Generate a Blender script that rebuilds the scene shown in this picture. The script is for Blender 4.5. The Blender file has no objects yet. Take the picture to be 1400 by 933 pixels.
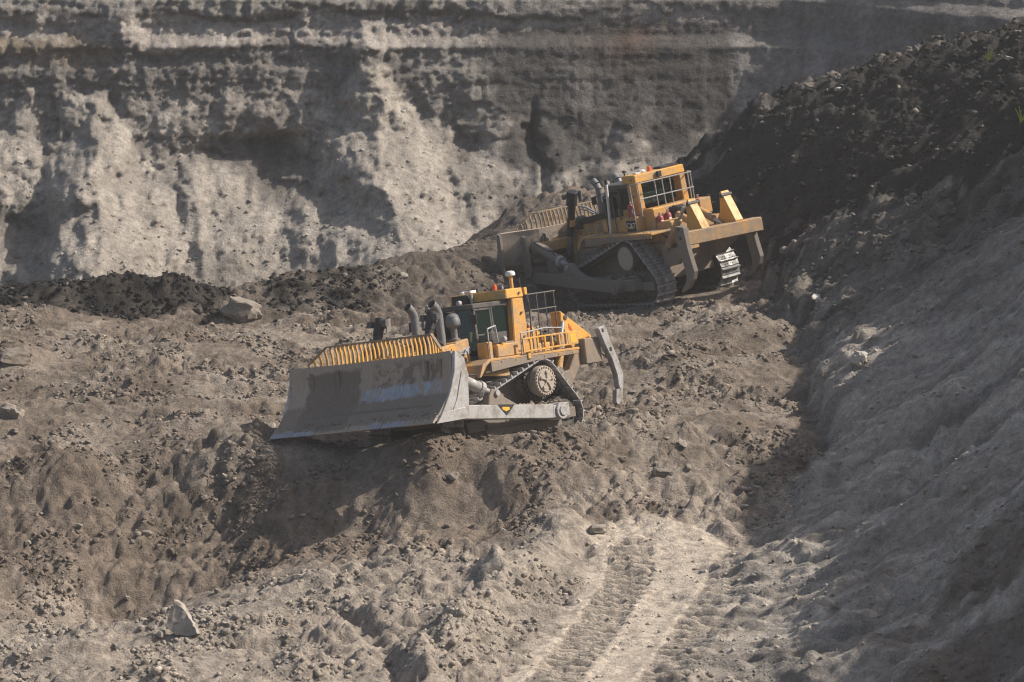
import bpy, bmesh, math, random
import numpy as np
from mathutils import Matrix, Vector

SC = bpy.context.scene
COL = SC.collection
R = math.radians
rng = np.random.default_rng(7)
random.seed(7)

# ------------------------------------------------------------------ camera
CAM_H, PITCH, FPX = 20.835, R(10.0), 4840.0          # FPX: focal length in photo pixels (1400 wide)
cam = bpy.data.cameras.new('camera')
cam.sensor_width = 36.0
cam.lens = FPX / 1400.0 * 36.0
cam.clip_end = 3000
cam.clip_start = 0.5
cam_o = bpy.data.objects.new('camera', cam)
COL.objects.link(cam_o)
cam_o.location = (0, 0, CAM_H)
cam_o.rotation_euler = (R(90) - PITCH, 0, 0)
cam.dof.use_dof = True
cam.dof.focus_distance = 100.0
cam.dof.aperture_fstop = 1.5
SC.camera = cam_o

# ------------------------------------------------------------------ sky, sun, exposure
SUN_EL, SUN_AZ = R(42.0), R(6.0)                     # azimuth counted from +x towards +y
w = bpy.data.worlds.new('World')
SC.world = w
w.use_nodes = True
nt = w.node_tree
sky = nt.nodes.new('ShaderNodeTexSky')
sky.sky_type = 'NISHITA'
sky.sun_disc = False
sky.sun_elevation = SUN_EL
sky.sun_rotation = R(90) - SUN_AZ
sky.dust_density = 3.5
sky.ozone_density = 0.8
sky.air_density = 1.0
nt.nodes['Background'].inputs['Strength'].default_value = 0.105
nt.links.new(sky.outputs[0], nt.nodes['Background'].inputs[0])
sun = bpy.data.lights.new('sun', 'SUN')
sun.energy = 4.8
sun.angle = R(0.6)
sun.color = (1.0, 0.92, 0.82)
sun_o = bpy.data.objects.new('sun', sun)
COL.objects.link(sun_o)
sd = Vector((math.cos(SUN_EL) * math.cos(SUN_AZ), math.cos(SUN_EL) * math.sin(SUN_AZ), math.sin(SUN_EL)))
sun_o.rotation_euler = sd.to_track_quat('Z', 'Y').to_euler()
sun_o.location = (60, 120, 60)
SC.view_settings.view_transform = 'Standard'
SC.view_settings.look = 'None'
SC.view_settings.gamma = 1.0
SC.view_settings.use_curve_mapping = False
SC.view_settings.exposure = 0.32
HAZE = 0.00040
SC.render.engine = 'CYCLES'
SC.cycles.use_denoising = True
SC.cycles.use_adaptive_sampling = True
SC.cycles.adaptive_threshold = 0.02
SC.cycles.filter_width = 1.1
SC.cycles.max_bounces = 4
SC.cycles.volume_bounces = 0
SC.cycles.transparent_max_bounces = 8

# ------------------------------------------------------------------ noise in numpy
def _hash(ix, iy, seed):
    h = (ix.astype(np.int64) * 374761393 + iy.astype(np.int64) * 668265263 + seed * 974634777) & 0xffffffff
    h = ((h ^ (h >> 13)) * 1274126177) & 0xffffffff
    h = ((h ^ (h >> 16)) * 2246822519) & 0xffffffff
    return ((h ^ (h >> 15)) & 0xffffff) / float(0xffffff)

def vnoise(x, y, seed=0):
    """gradient noise, about -1..1"""
    ix, iy = np.floor(x), np.floor(y)
    fx, fy = x - ix, y - iy
    u = fx * fx * fx * (fx * (fx * 6 - 15) + 10)
    v = fy * fy * fy * (fy * (fy * 6 - 15) + 10)
    def g(dx, dy):
        a = _hash(ix + dx, iy + dy, seed) * 2 * np.pi
        return np.cos(a) * (fx - dx) + np.sin(a) * (fy - dy)
    n = (g(0, 0) * (1 - u) + g(1, 0) * u) * (1 - v) + (g(0, 1) * (1 - u) + g(1, 1) * u) * v
    return n * 1.5

def fbm(x, y, octaves=5, lac=2.03, gain=0.5, seed=0):
    s = np.zeros_like(x); a = 1.0
    for k in range(octaves):
        s += a * vnoise(x, y, seed + k * 17); x = x * lac + 3.1; y = y * lac + 1.7; a *= gain
    return s

def billow(x, y, octaves=4, lac=2.1, gain=0.55, seed=0):
    s = np.zeros_like(x); a = 1.0
    for k in range(octaves):
        s += a * (np.abs(vnoise(x, y, seed + k * 13)) * 2 - 0.6); x = x * lac + 5.3; y = y * lac + 2.9; a *= gain
    return s

def worley(x, y, seed=0, jitter=0.9):
    """distance to the nearest and second nearest feature point, and the id of the nearest"""
    ix, iy = np.floor(x), np.floor(y)
    d1 = np.full(x.shape, 9.0); d2 = np.full(x.shape, 9.0); cid = np.zeros(x.shape)
    for dx in (-1, 0, 1):
        for dy in (-1, 0, 1):
            jx, jy = ix + dx, iy + dy
            px = jx + 0.5 + (_hash(jx, jy, seed) - 0.5) * jitter
            py = jy + 0.5 + (_hash(jx, jy, seed + 5) - 0.5) * jitter
            d = np.hypot(x - px, y - py)
            m = d < d1
            d2 = np.where(m, d1, np.minimum(d2, d))
            cid = np.where(m, _hash(jx, jy, seed + 9), cid)
            d1 = np.where(m, d, d1)
    return d1, d2, cid

def sstep(a, b, x):
    t = np.clip((x - a) / (b - a), 0, 1)
    return t * t * (3 - 2 * t)

# ------------------------------------------------------------------ surveying: photo pixel + distance -> place
def place(px, py, Y):
    a, b = (px - 700.0) / FPX, -(py - 466.5) / FPX
    d = np.array([a, math.cos(PITCH) + math.sin(PITCH) * b, -math.sin(PITCH) + math.cos(PITCH) * b])
    return np.array([0, 0, CAM_H]) + d * (Y / d[1])

NEAR_R = np.array([[-0.6633, 0.7381, -0.1238], [-0.7471, -0.6434, 0.1666], [0.0433, 0.203, 0.9782]])
NEAR_T = np.array([-0.893, 100.612, 0.0])
FAR_R = np.array([[-0.5742, -0.7988, -0.1796], [0.8054, -0.5905, 0.0511], [-0.1469, -0.1153, 0.9824]])
FAR_T = np.array([5.091, 122.996, 0.79])

# ------------------------------------------------------------------ materials
def new_mat(name):
    m = bpy.data.materials.new(name); m.use_nodes = True
    return m, m.node_tree, m.node_tree.nodes['Principled BSDF']

def N(nt, kind, **inp):
    n = nt.nodes.new(kind)
    for k, v in inp.items():
        if k in n.inputs: n.inputs[k].default_value = v
        else: setattr(n, k, v)
    return n

def noise_node(nt, scale, detail=5.0, rough=0.6, coord='Object', vec=None):
    if vec is None:
        tc = N(nt, 'ShaderNodeTexCoord'); vec = tc.outputs[coord]
    n = N(nt, 'ShaderNodeTexNoise', Scale=scale, Detail=detail, Roughness=rough)
    nt.links.new(vec, n.inputs['Vector'])
    return n

def ramp(nt, src, stops):
    r = nt.nodes.new('ShaderNodeValToRGB')
    el = r.color_ramp.elements
    while len(el) < len(stops): el.new(0.5)
    for e, (p, c) in zip(el, stops):
        e.position = p; e.color = c if len(c) == 4 else (*c, 1)
    nt.links.new(src, r.inputs[0])
    return r

def mix(nt, fac, a, b, blend='MIX'):
    m = nt.nodes.new('ShaderNodeMix'); m.data_type = 'RGBA'; m.blend_type = blend
    for s, i in ((fac, 0), (a, 6), (b, 7)):
        if hasattr(s, 'is_output') or isinstance(s, bpy.types.NodeSocket): nt.links.new(s, m.inputs[i])
        else: m.inputs[i].default_value = s if i == 0 else ((*s, 1) if len(s) == 3 else s)
    return m.outputs[2]

def earth_mat(name, fine=1.0, bump=0.5):
    """colour from the survey attribute, grain and small stones from noise"""
    m, nt, p = new_mat(name)
    at = N(nt, 'ShaderNodeAttribute', attribute_name='Col')
    geo = N(nt, 'ShaderNodeNewGeometry')
    n1 = noise_node(nt, 3.5 * fine, 7, 0.65, vec=geo.outputs['Position'])
    n2 = noise_node(nt, 17 * fine, 5, 0.7, vec=geo.outputs['Position'])
    v = N(nt, 'ShaderNodeTexVoronoi', Scale=9.0 * fine); nt.links.new(geo.outputs['Position'], v.inputs['Vector'])
    r1 = ramp(nt, n1.outputs[0], [(0.28, (0.58, 0.56, 0.54)), (0.5, (1, 1, 1)), (0.72, (1.35, 1.33, 1.29))])
    c = mix(nt, 1.0, at.outputs['Color'], r1.outputs[0], 'MULTIPLY')
    r2 = ramp(nt, n2.outputs[0], [(0.3, (0.70, 0.69, 0.68)), (0.55, (1, 1, 1)), (0.75, (1.28, 1.27, 1.26))])
    c = mix(nt, 1.0, c, r2.outputs[0], 'MULTIPLY')
    hsv = N(nt, 'ShaderNodeHueSaturation', Saturation=0.9)
    r3 = ramp(nt, v.outputs['Color'], [(0.0, (0.86, 0.86, 0.87)), (1.0, (1.12, 1.1, 1.07))])
    nt.links.new(r3.outputs[0], hsv.inputs['Color'])
    c = mix(nt, 0.7, c, hsv.outputs[0], 'MULTIPLY')
    nt.links.new(c, p.inputs['Base Color'])
    p.inputs['Roughness'].default_value = 0.95
    p.inputs['Specular IOR Level'].default_value = 0.15
    add = N(nt, 'ShaderNodeMath', operation='ADD')
    mul = N(nt, 'ShaderNodeMath', operation='MULTIPLY'); mul.inputs[1].default_value = 0.45
    nt.links.new(n2.outputs[0], mul.inputs[0])
    nt.links.new(n1.outputs[0], add.inputs[0]); nt.links.new(mul.outputs[0], add.inputs[1])
    b = N(nt, 'ShaderNodeBump', Strength=bump, Distance=0.12 / fine)
    nt.links.new(add.outputs[0], b.inputs['Height'])
    nt.links.new(b.outputs[0], p.inputs['Normal'])
    return m

MAT_EARTH = earth_mat('earth', 1.0, 0.9)
MAT_WALL = earth_mat('wall_rock', 0.8, 1.0)

def rock_mat(name, c0, c1):
    m, nt, p = new_mat(name)
    oi = N(nt, 'ShaderNodeObjectInfo')
    geo = N(nt, 'ShaderNodeNewGeometry')
    n1 = noise_node(nt, 6.0, 6, 0.7, vec=geo.outputs['Position'])
    c = mix(nt, oi.outputs['Random'], c0, c1)
    r1 = ramp(nt, n1.outputs[0], [(0.3, (0.7, 0.69, 0.68)), (0.7, (1.25, 1.24, 1.22))])
    c = mix(nt, 1.0, c, r1.outputs[0], 'MULTIPLY')
    nt.links.new(c, p.inputs['Base Color'])
    p.inputs['Roughness'].default_value = 0.92
    p.inputs['Specular IOR Level'].default_value = 0.2
    b = N(nt, 'ShaderNodeBump', Strength=0.5, Distance=0.05)
    nt.links.new(n1.outputs[0], b.inputs['Height']); nt.links.new(b.outputs[0], p.inputs['Normal'])
    return m

MAT_ROCK = rock_mat('rock', (0.17, 0.145, 0.12), (0.27, 0.24, 0.205))
MAT_PALE = rock_mat('pale_rock', (0.42, 0.40, 0.36), (0.50, 0.47, 0.42))
MAT_COALROCK = rock_mat('coal_lump', (0.035, 0.034, 0.034), (0.16, 0.15, 0.14))

def metal_mat(name, base, dust=0.35, rough=0.5, metallic=0.0, dustcol=(0.22, 0.185, 0.15), wear=None, scale=2.0, lowdust=0.0):
    """paint or steel under patchy dust; more dust low on the machine, as it is thrown up by the tracks"""
    m, nt, p = new_mat(name)
    tc = N(nt, 'ShaderNodeTexCoord')
    n1 = noise_node(nt, scale, 7, 0.68, vec=tc.outputs['Object'])
    n2 = noise_node(nt, scale * 6, 4, 0.7, vec=tc.outputs['Object'])
    lo, hi = 0.62 - dust * 0.55, 0.86 - dust * 0.5
    f = ramp(nt, n1.outputs[0], [(max(lo, 0.02), (0, 0, 0)), (max(hi, lo + 0.05), (1, 1, 1))])
    fac = N(nt, 'ShaderNodeMath', operation='MULTIPLY_ADD'); fac.inputs[1].default_value = 0.85; fac.inputs[2].default_value = dust * 0.25
    fac.use_clamp = True
    nt.links.new(f.outputs[0], fac.inputs[0])
    fo = fac.outputs[0]
    if lowdust > 0:
        sx = N(nt, 'ShaderNodeSeparateXYZ'); nt.links.new(tc.outputs['Object'], sx.inputs[0])
        mr = N(nt, 'ShaderNodeMapRange'); mr.inputs[1].default_value = 3.2; mr.inputs[2].default_value = 1.6
        mr.inputs[3].default_value = 0.0; mr.inputs[4].default_value = lowdust
        nt.links.new(sx.outputs[2], mr.inputs[0])
        mx = N(nt, 'ShaderNodeMath', operation='ADD'); mx.use_clamp = True
        nt.links.new(fo, mx.inputs[0]); nt.links.new(mr.outputs[0], mx.inputs[1]); fo = mx.outputs[0]
    var = ramp(nt, n2.outputs[0], [(0.3, (0.84, 0.82, 0.8)), (0.7, (1.1, 1.1, 1.1))])
    c = mix(nt, 1.0, base, var.outputs[0], 'MULTIPLY')
    if wear:
        wn = noise_node(nt, scale * 3.1, 6, 0.75, vec=tc.outputs['Object'])
        wf = ramp(nt, wn.outputs[0], [(0.60, (0, 0, 0)), (0.66, (1, 1, 1))])
        c = mix(nt, wf.outputs[0], c, wear)
    dv = mix(nt, 1.0, dustcol, var.outputs[0], 'MULTIPLY')
    c = mix(nt, fo, c, dv)
    nt.links.new(c, p.inputs['Base Color'])
    p.inputs['Metallic'].default_value = 0.0
    if metallic > 0:
        inv = N(nt, 'ShaderNodeMath', operation='MULTIPLY_ADD'); inv.inputs[1].default_value = -metallic; inv.inputs[2].default_value = metallic
        nt.links.new(fo, inv.inputs[0]); nt.links.new(inv.outputs[0], p.inputs['Metallic'])
    rr = N(nt, 'ShaderNodeMapRange'); rr.inputs[3].default_value = rough; rr.inputs[4].default_value = 0.93
    nt.links.new(fo, rr.inputs[0]); nt.links.new(rr.outputs[0], p.inputs['Roughness'])
    b = N(nt, 'ShaderNodeBump', Strength=0.25, Distance=0.02)
    nt.links.new(n2.outputs[0], b.inputs['Height']); nt.links.new(b.outputs[0], p.inputs['Normal'])
    return m

YEL = (0.62, 0.31, 0.05)
MT = {
    'yellow': metal_mat('yellow_paint', YEL, 0.36, 0.45, lowdust=0.40, dustcol=(0.30, 0.235, 0.17)),
    'yellow_clean': metal_mat('yellow_paint_clean', (0.66, 0.34, 0.055), 0.26, 0.45, dustcol=(0.34, 0.26, 0.18)),
    'yellow_dirty': metal_mat('yellow_paint_dirty', (0.42, 0.23, 0.07), 0.62, 0.6, lowdust=0.25),
    'beam': metal_mat('worn_beam_paint', (0.45, 0.25, 0.075), 0.5, 0.55, wear=(0.36, 0.28, 0.2)),
    'dusty': metal_mat('dusty_steel', (0.16, 0.15, 0.14), 0.85, 0.6, dustcol=(0.19, 0.165, 0.14)),
    'worn': metal_mat('worn_steel', (0.46, 0.46, 0.46), 0.40, 0.4, metallic=0.3, wear=(0.62, 0.62, 0.62), dustcol=(0.19, 0.165, 0.14), scale=2.6),
    'polish': metal_mat('polished_steel', (0.58, 0.60, 0.64), 0.3, 0.3, metallic=0.8),
    'track': metal_mat('track_steel', (0.07, 0.065, 0.06), 0.42, 0.45, metallic=0.5, dustcol=(0.10, 0.088, 0.075)),
    'shoe': metal_mat('track_shoe_steel', (0.50, 0.50, 0.50), 0.40, 0.34, metallic=0.5, dustcol=(0.10, 0.088, 0.075), scale=3.0),
    'dark': metal_mat('dark_grey_paint', (0.045, 0.047, 0.05), 0.3, 0.5, dustcol=(0.14, 0.12, 0.10)),
    'steelgrey': metal_mat('grey_steel', (0.17, 0.18, 0.19), 0.25, 0.5, metallic=0.3),
    'black': metal_mat('black_rubber', (0.012, 0.012, 0.013), 0.1, 0.6, dustcol=(0.06, 0.052, 0.045)),
    'rail': metal_mat('rail_grey', (0.33, 0.33, 0.33), 0.2, 0.5),
    'red': metal_mat('extinguisher_red', (0.30, 0.022, 0.03), 0.22, 0.4, scale=9.0),
    'redpaint': metal_mat('warning_red', (0.55, 0.05, 0.03), 0.15, 0.5),
    'white': metal_mat('white_plastic', (0.72, 0.70, 0.66), 0.15, 0.5),
    'hub': metal_mat('dusty_hub', (0.30, 0.27, 0.23), 0.6, 0.7, dustcol=(0.38, 0.32, 0.26)),
    'shaded_dusty': metal_mat('shaded_dusty_steel', (0.05, 0.046, 0.042), 0.5, 0.6, dustcol=(0.085, 0.074, 0.064)),  # dusty steel darkened: shade of the far undercarriage put into the colour
    'plate': metal_mat('number_plate', (0.40, 0.40, 0.41), 0.3, 0.6),
    'orange': metal_mat('beacon_orange', (0.85, 0.14, 0.03), 0.05, 0.25),
    'seat': metal_mat('seat_cloth', (0.03, 0.03, 0.032), 0.1, 0.9),
    'logo_white': metal_mat('logo_white', (0.75, 0.74, 0.7), 0.2, 0.6),
    'logo_yellow': metal_mat('logo_yellow', (0.75, 0.42, 0.04), 0.05, 0.5),
}

def glass_mat():
    m, nt, p = new_mat('tinted_glass')
    out = nt.nodes['Material Output']
    tr = N(nt, 'ShaderNodeBsdfTransparent'); tr.inputs[0].default_value = (0.34, 0.50, 0.44, 1)
    gl = N(nt, 'ShaderNodeBsdfGlossy', Roughness=0.06); gl.inputs[0].default_value = (0.8, 0.85, 0.85, 1)
    df = N(nt, 'ShaderNodeBsdfDiffuse'); df.inputs[0].default_value = (0.07, 0.12, 0.10, 1)
    fr = N(nt, 'ShaderNodeFresnel', IOR=1.6)
    m1 = N(nt, 'ShaderNodeMixShader'); m1.inputs[0].default_value = 0.16
    nt.links.new(tr.outputs[0], m1.inputs[1]); nt.links.new(df.outputs[0], m1.inputs[2])
    m2 = N(nt, 'ShaderNodeMixShader')
    nt.links.new(fr.outputs[0], m2.inputs[0]); nt.links.new(m1.outputs[0], m2.inputs[1]); nt.links.new(gl.outputs[0], m2.inputs[2])
    nt.links.new(m2.outputs[0], out.inputs[0])
    return m
MT['glass'] = glass_mat()

def blade_mat():
    """earth-caked mouldboard with a band scoured to bright steel and dark damp smears above it"""
    m, nt, p = new_mat('blade_face')
    tc = N(nt, 'ShaderNodeTexCoord'); ob = tc.outputs['Object']
    sx = N(nt, 'ShaderNodeSeparateXYZ'); nt.links.new(ob, sx.inputs[0])
    mp = N(nt, 'ShaderNodeMapping'); mp.inputs['Scale'].default_value = (1, 0.6, 1.5); nt.links.new(ob, mp.inputs[0])
    nA = noise_node(nt, 1.1, 8, 0.62, vec=mp.outputs[0])
    nB = noise_node(nt, 3.2, 8, 0.72, vec=ob)
    nC = noise_node(nt, 24, 4, 0.7, vec=ob)
    def mth(op, a, b=None, c=None, clamp=False):
        n = N(nt, 'ShaderNodeMath', operation=op); n.use_clamp = clamp
        for i, s in enumerate((a, b, c)):
            if s is None: continue
            if isinstance(s, bpy.types.NodeSocket): nt.links.new(s, n.inputs[i])
            else: n.inputs[i].default_value = s
        return n.outputs[0]
    y, z = sx.outputs[1], sx.outputs[2]
    wob = mth('MULTIPLY_ADD', nA.outputs[0], 1.5, -0.75)
    wob2 = mth('MULTIPLY_ADD', nB.outputs[0], 0.7, -0.35)
    def band(v, lo, hi, soft):
        a = N(nt, 'ShaderNodeMapRange'); a.interpolation_type = 'SMOOTHSTEP'
        a.inputs[1].default_value = lo - soft; a.inputs[2].default_value = lo + soft; nt.links.new(v, a.inputs[0])
        b = N(nt, 'ShaderNodeMapRange'); b.interpolation_type = 'SMOOTHSTEP'
        b.inputs[1].default_value = hi - soft; b.inputs[2].default_value = hi + soft
        b.inputs[3].default_value = 1; b.inputs[4].default_value = 0; nt.links.new(v, b.inputs[0])
        return mth('MULTIPLY', a.outputs[0], b.outputs[0])
    zz = mth('ADD', z, mth('MULTIPLY_ADD', wob2, 0.8, mth('MULTIPLY_ADD', nC.outputs[0], 0.16, -0.08)))
    # scoured band: narrows toward the left end of the blade
    zb = mth('ADD', zz, mth('MULTIPLY', y, -0.03))
    steel = mth('MULTIPLY', band(zb, 1.72, 2.08, 0.03), band(mth('ADD', y, mth('MULTIPLY', wob2, 0.5)), -0.75, 2.75, 0.04))
    patches = ramp(nt, nB.outputs[0], [(0.43, (0, 0, 0)), (0.47, (1, 1, 1))])
    steel = mth('MULTIPLY', steel, patches.outputs[0])
    lip = mth('MULTIPLY', band(zz, 0.9, 1.1, 0.03), mth('MAXIMUM', band(y, -3.6, -2.0, 0.3), band(mth('ADD', y, wob2), 0.2, 1.7, 0.2)))
    steel = mth('MAXIMUM', steel, lip)
    # damp dark soil
    dark1 = mth('MULTIPLY', band(mth('ADD', z, mth('MULTIPLY', wob, 0.35)), 1.0, 2.62, 0.05), band(mth('ADD', y, mth('MULTIPLY', wob, 0.4)), -2.7, -0.85, 0.06))
    dk = ramp(nt, nB.outputs[0], [(0.47, (0, 0, 0)), (0.53, (1, 1, 1))])
    dark2 = mth('MULTIPLY', mth('MULTIPLY', band(zz, 2.08, 2.75, 0.12), band(y, -0.3, 2.7, 0.2)), dk.outputs[0])
    dark3 = band(mth('ADD', z, mth('MULTIPLY', wob2, 0.3)), 1.1, 1.75, 0.05)
    damp = mth('MAXIMUM', mth('MAXIMUM', dark1, dark2), mth('MULTIPLY', dark3, 0.75))
    var = ramp(nt, nC.outputs[0], [(0.3, (0.85, 0.84, 0.83)), (0.7, (1.1, 1.1, 1.1))])
    c = mix(nt, damp, (0.36, 0.30, 0.238), (0.19, 0.156, 0.126))
    c = mix(nt, 1.0, c, var.outputs[0], 'MULTIPLY')
    ms = N(nt, 'ShaderNodeMapping'); ms.inputs['Scale'].default_value = (6, 22, 1.2); ms.inputs['Rotation'].default_value = (0.12, 0, 0); nt.links.new(ob, ms.inputs[0])
    nS = noise_node(nt, 1.0, 5, 0.7, vec=ms.outputs[0])
    sr = ramp(nt, nS.outputs[0], [(0.34, (0.62, 0.62, 0.62)), (0.5, (1, 1, 1)), (0.66, (1.3, 1.3, 1.3))])
    c = mix(nt, 0.4, c, sr.outputs[0], 'MULTIPLY')
    st_c = mix(nt, 0.8, (0.37, 0.37, 0.385), sr.outputs[0], 'MULTIPLY')
    c = mix(nt, steel, c, st_c)
    nt.links.new(c, p.inputs['Base Color'])
    nt.links.new(mth('MULTIPLY', steel, 0.7), p.inputs['Metallic'])
    nt.links.new(mth('MULTIPLY_ADD', steel, -0.52, 0.92), p.inputs['Roughness'])
    b = N(nt, 'ShaderNodeBump', Strength=0.35, Distance=0.03)
    nt.links.new(mth('ADD', nC.outputs[0], mth('MULTIPLY', steel, -1.0)), b.inputs['Height']); nt.links.new(b.outputs[0], p.inputs['Normal'])
    return m
MT['blade'] = blade_mat()

# ------------------------------------------------------------------ terrain
def mq_fit(pts, c=1.2, lam=1e-3):
    P = np.array(pts, float)
    D = np.sqrt(((P[:, None, :2] - P[None, :, :2]) ** 2).sum(-1) + c * c)
    n = len(P)
    A = np.zeros((n + 3, n + 3))
    A[:n, :n] = -D + lam * np.eye(n)
    A[:n, n] = 1; A[:n, n + 1:] = P[:, :2]
    A[n, :n] = 1; A[n + 1:, :n] = P[:, :2].T
    b = np.r_[P[:, 2], 0, 0, 0]
    s = np.linalg.solve(A, b)
    def f(x, y):
        out = s[n] + s[n + 1] * x + s[n + 2] * y
        for i in range(n):
            out -= s[i] * np.sqrt((x - P[i, 0]) ** 2 + (y - P[i, 1]) ** 2 + c * c)
        return out
    return f

G = [
 # foreground
 (0,933,80),(150,933,80),(300,933,80),(450,933,80),(600,933,80),(750,933,80.5),(900,933,80.5),
 (0,893,84.0),(60,884,84.5),(230,858,86.5),(330,828,88.5),(450,790,91),(560,748,93.6),
 (0,868,90.0),(110,858,91.0),(320,815,92.5),
 (0,800,93),(0,740,95),(0,680,96.6),(0,640,98),(100,640,98.2),(100,720,95.6),(100,800,93.4),(200,700,96.6),(200,650,98.3),(250,740,95.8),(300,700,96.8),
 # bank below the nearer machine
 (260,640,98.2),(330,614,98.4),(430,604,98.4),(520,606,97.3),(600,607,96.3),(700,603,96.3),(770,597,97.2),(860,597,98),(960,608,98.5),(1060,640,97.5),
 (400,720,95.4),(420,660,97.0),(540,670,95.8),(480,745,94.5),(640,660,95.7),(700,690,94.9),(300,790,94.6),(380,765,94.4),(220,805,94.2),(150,835,93.2),(740,708,94.2),(820,728,93.6),(900,738,93.0),(1000,735,93.4),(820,660,95.7),(900,660,96),(1000,670,96),
 # haul ramp
 (860,800,89.5),(760,860,85.5),(950,850,86),(700,780,90.5),(600,800,89),(620,860,85.3),(500,830,87.5),(400,860,85.5),(1000,760,91.8),
 # working level
 (830,575,101.5),(900,560,103),(1000,560,103.3),(1060,540,105),(960,510,107.5),(880,490,109.5),(1000,470,112),(900,445,115.5),(1030,430,117),(820,440,115.5),
 (0,600,100.5),(200,600,100.8),(330,580,102),(250,560,103.5),(0,540,105.5),(150,520,107.5),(350,510,108),(0,480,110.5),(200,480,111.5),(380,470,112),
 (0,445,115),(200,450,114.5),(330,445,115.5),(470,440,116),(600,430,117.5),
 # heaps behind
 (-60,412,117.8),(60,400,118.2),(120,384,118.8),(175,377,119.2),(230,384,119.0),(275,410,118.2),(300,428,118.2),(170,436,116.9),(60,432,116.6),(230,440,116.8),(120,440,116.5),(0,425,116.6),
 (370,408,119.0),(400,388,120.2),(450,371,121.4),(560,352,123.6),(640,338,125.6),(700,316,128.5),(740,268,137),(860,262,139),(400,428,117.6),(450,428,117.9),(560,428,118.8),(650,422,120.3),
]
GP = [tuple(place(*g)) for g in G]
for Rm, T in ((NEAR_R, NEAR_T), (FAR_R, FAR_T)):
    for lx in (2.3, 0.0, -2.3):
        for ly in (1.5, -1.5):
            GP.append(tuple(Rm @ np.array([lx, ly, 0.03 if T is NEAR_T else -0.06]) + T))
            if T is FAR_T and ly > 0: GP.append(tuple(Rm @ np.array([lx, 3.0, -0.12]) + T))
GP += [(-20, 131, -1.5), (-13, 124.5, -0.2), (-9, 124.5, -0.5), (-17, 124, -0.2), (-4, 129, -0.3), (-12, 131, -2), (-5, 134, -1.5), (0, 140, 0.3), (-24, 146, -3.5), (-8, 146, -3.5), (2, 150, -0.5), (10, 150, 2),
       (-24, 80, -1.5), (-24, 100, 0.5), (-24, 116, 1.0), (25, 80, -2), (25, 100, -1), (25, 120, 1), (0, 70, -1.5), (-20, 70, -1.5), (20, 70, -2)]
Eb = [
 (880,933,81),(960,820,87.5),(1000,770,91),(1060,700,95.5),(1110,640,98.5),(1130,600,101),(1115,560,104),(1085,480,111),(1065,430,116.5),(1060,395,121),(1045,350,126),(985,300,130),
 (945,228,136),(985,206,135),(1020,170,134.5),(1060,152,134),(1130,135,133),(1200,115,132),(1300,90,131),(1400,62,130),
 (1150,300,121),(1250,300,117),(1400,300,110),(1100,250,128),(1250,200,124),(1150,420,113),(1250,420,108.5),(1400,430,100),(1200,550,101),(1300,550,95.5),(1400,550,90.5),(1150,680,94),(1300,700,86.5),(1400,700,82.5),
 (1100,800,87.5),(1250,850,80.5),(1400,850,76.5),(1000,900,82),(1100,933,79.5),(1250,933,76),(1400,933,73.5),
]
EP = [tuple(place(*g)) for g in Eb] + [(21, 84, 11.5), (22, 98, 13.2), (24, 112, 14.2), (27, 130, 13), (16.5, 73, 7.4), (20, 72, 9.4), (30, 100, 16), (30, 84, 15.5), (32, 130, 14), (9, 146, 1.5), (20, 146, 5), (30, 148, 8), (-6, 100, -12), (-6, 80, -12), (-2, 125, -8), (0, 145, -3)]  # out-of-view crest points, raised to cast shade over the slope
def coarse(f):
    cx, cy = np.arange(-33, 43, .4), np.arange(63, 158, .4)
    A, B = np.meshgrid(cx, cy); H = f(A, B)
    def g(x, y):
        tx = np.clip((x - cx[0]) / .4, 0, len(cx) - 1.001); ty = np.clip((y - cy[0]) / .4, 0, len(cy) - 1.001)
        i = tx.astype(int); j = ty.astype(int); u = tx - i; v = ty - j
        return (H[j, i] * (1 - u) + H[j, i + 1] * u) * (1 - v) + (H[j + 1, i] * (1 - u) + H[j + 1, i + 1] * u) * v
    return g
g_fun = coarse(mq_fit(GP, 1.0))
e_fun = coarse(mq_fit(EP, 1.0))

xs = np.concatenate([np.arange(-30, -17.5, 0.5), np.arange(-17.5, 18.5, 0.085), np.arange(18.5, 40, 0.5)])
ys = np.concatenate([np.arange(66, 77.5, 0.3), np.arange(77.5, 97, 0.06), np.arange(97, 120, 0.085), np.arange(120, 139, 0.1), np.arange(139, 154, 0.4)])
X, Y = np.meshgrid(xs, ys)

def seg_dist(x, y, poly):
    """distance to a polyline, length along it, and signed side"""
    best = np.full(x.shape, 1e9); along = np.zeros(x.shape); side = np.zeros(x.shape); acc = 0.0
    for (ax, ay), (bx, by) in zip(poly[:-1], poly[1:]):
        dx, dy = bx - ax, by - ay; L = math.hypot(dx, dy)
        t = np.clip(((x - ax) * dx + (y - ay) * dy) / (L * L), 0, 1)
        ex, ey = x - ax - t * dx, y - ay - t * dy
        d = np.hypot(ex, ey); m = d < best
        best = np.where(m, d, best); along = np.where(m, acc + t * L, along)
        side = np.where(m, np.sign(dx * ey - dy * ex), side); acc += L
    return best, along, side

def pxy(pts): return [tuple(place(*p)[:2]) for p in pts]

def smooth_poly(p, n=6):
    p = np.array(p); out = []
    for i in range(len(p) - 1):
        p0 = p[max(i - 1, 0)]; p1 = p[i]; p2 = p[i + 1]; p3 = p[min(i + 2, len(p) - 1)]
        for k in range(n):
            t = k / n
            out.append(0.5 * ((2 * p1) + (-p0 + p2) * t + (2 * p0 - 5 * p1 + 4 * p2 - p3) * t * t + (-p0 + 3 * p1 - 3 * p2 + p3) * t ** 3))
    out.append(p[-1])
    return [tuple(q) for q in out]

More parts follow.
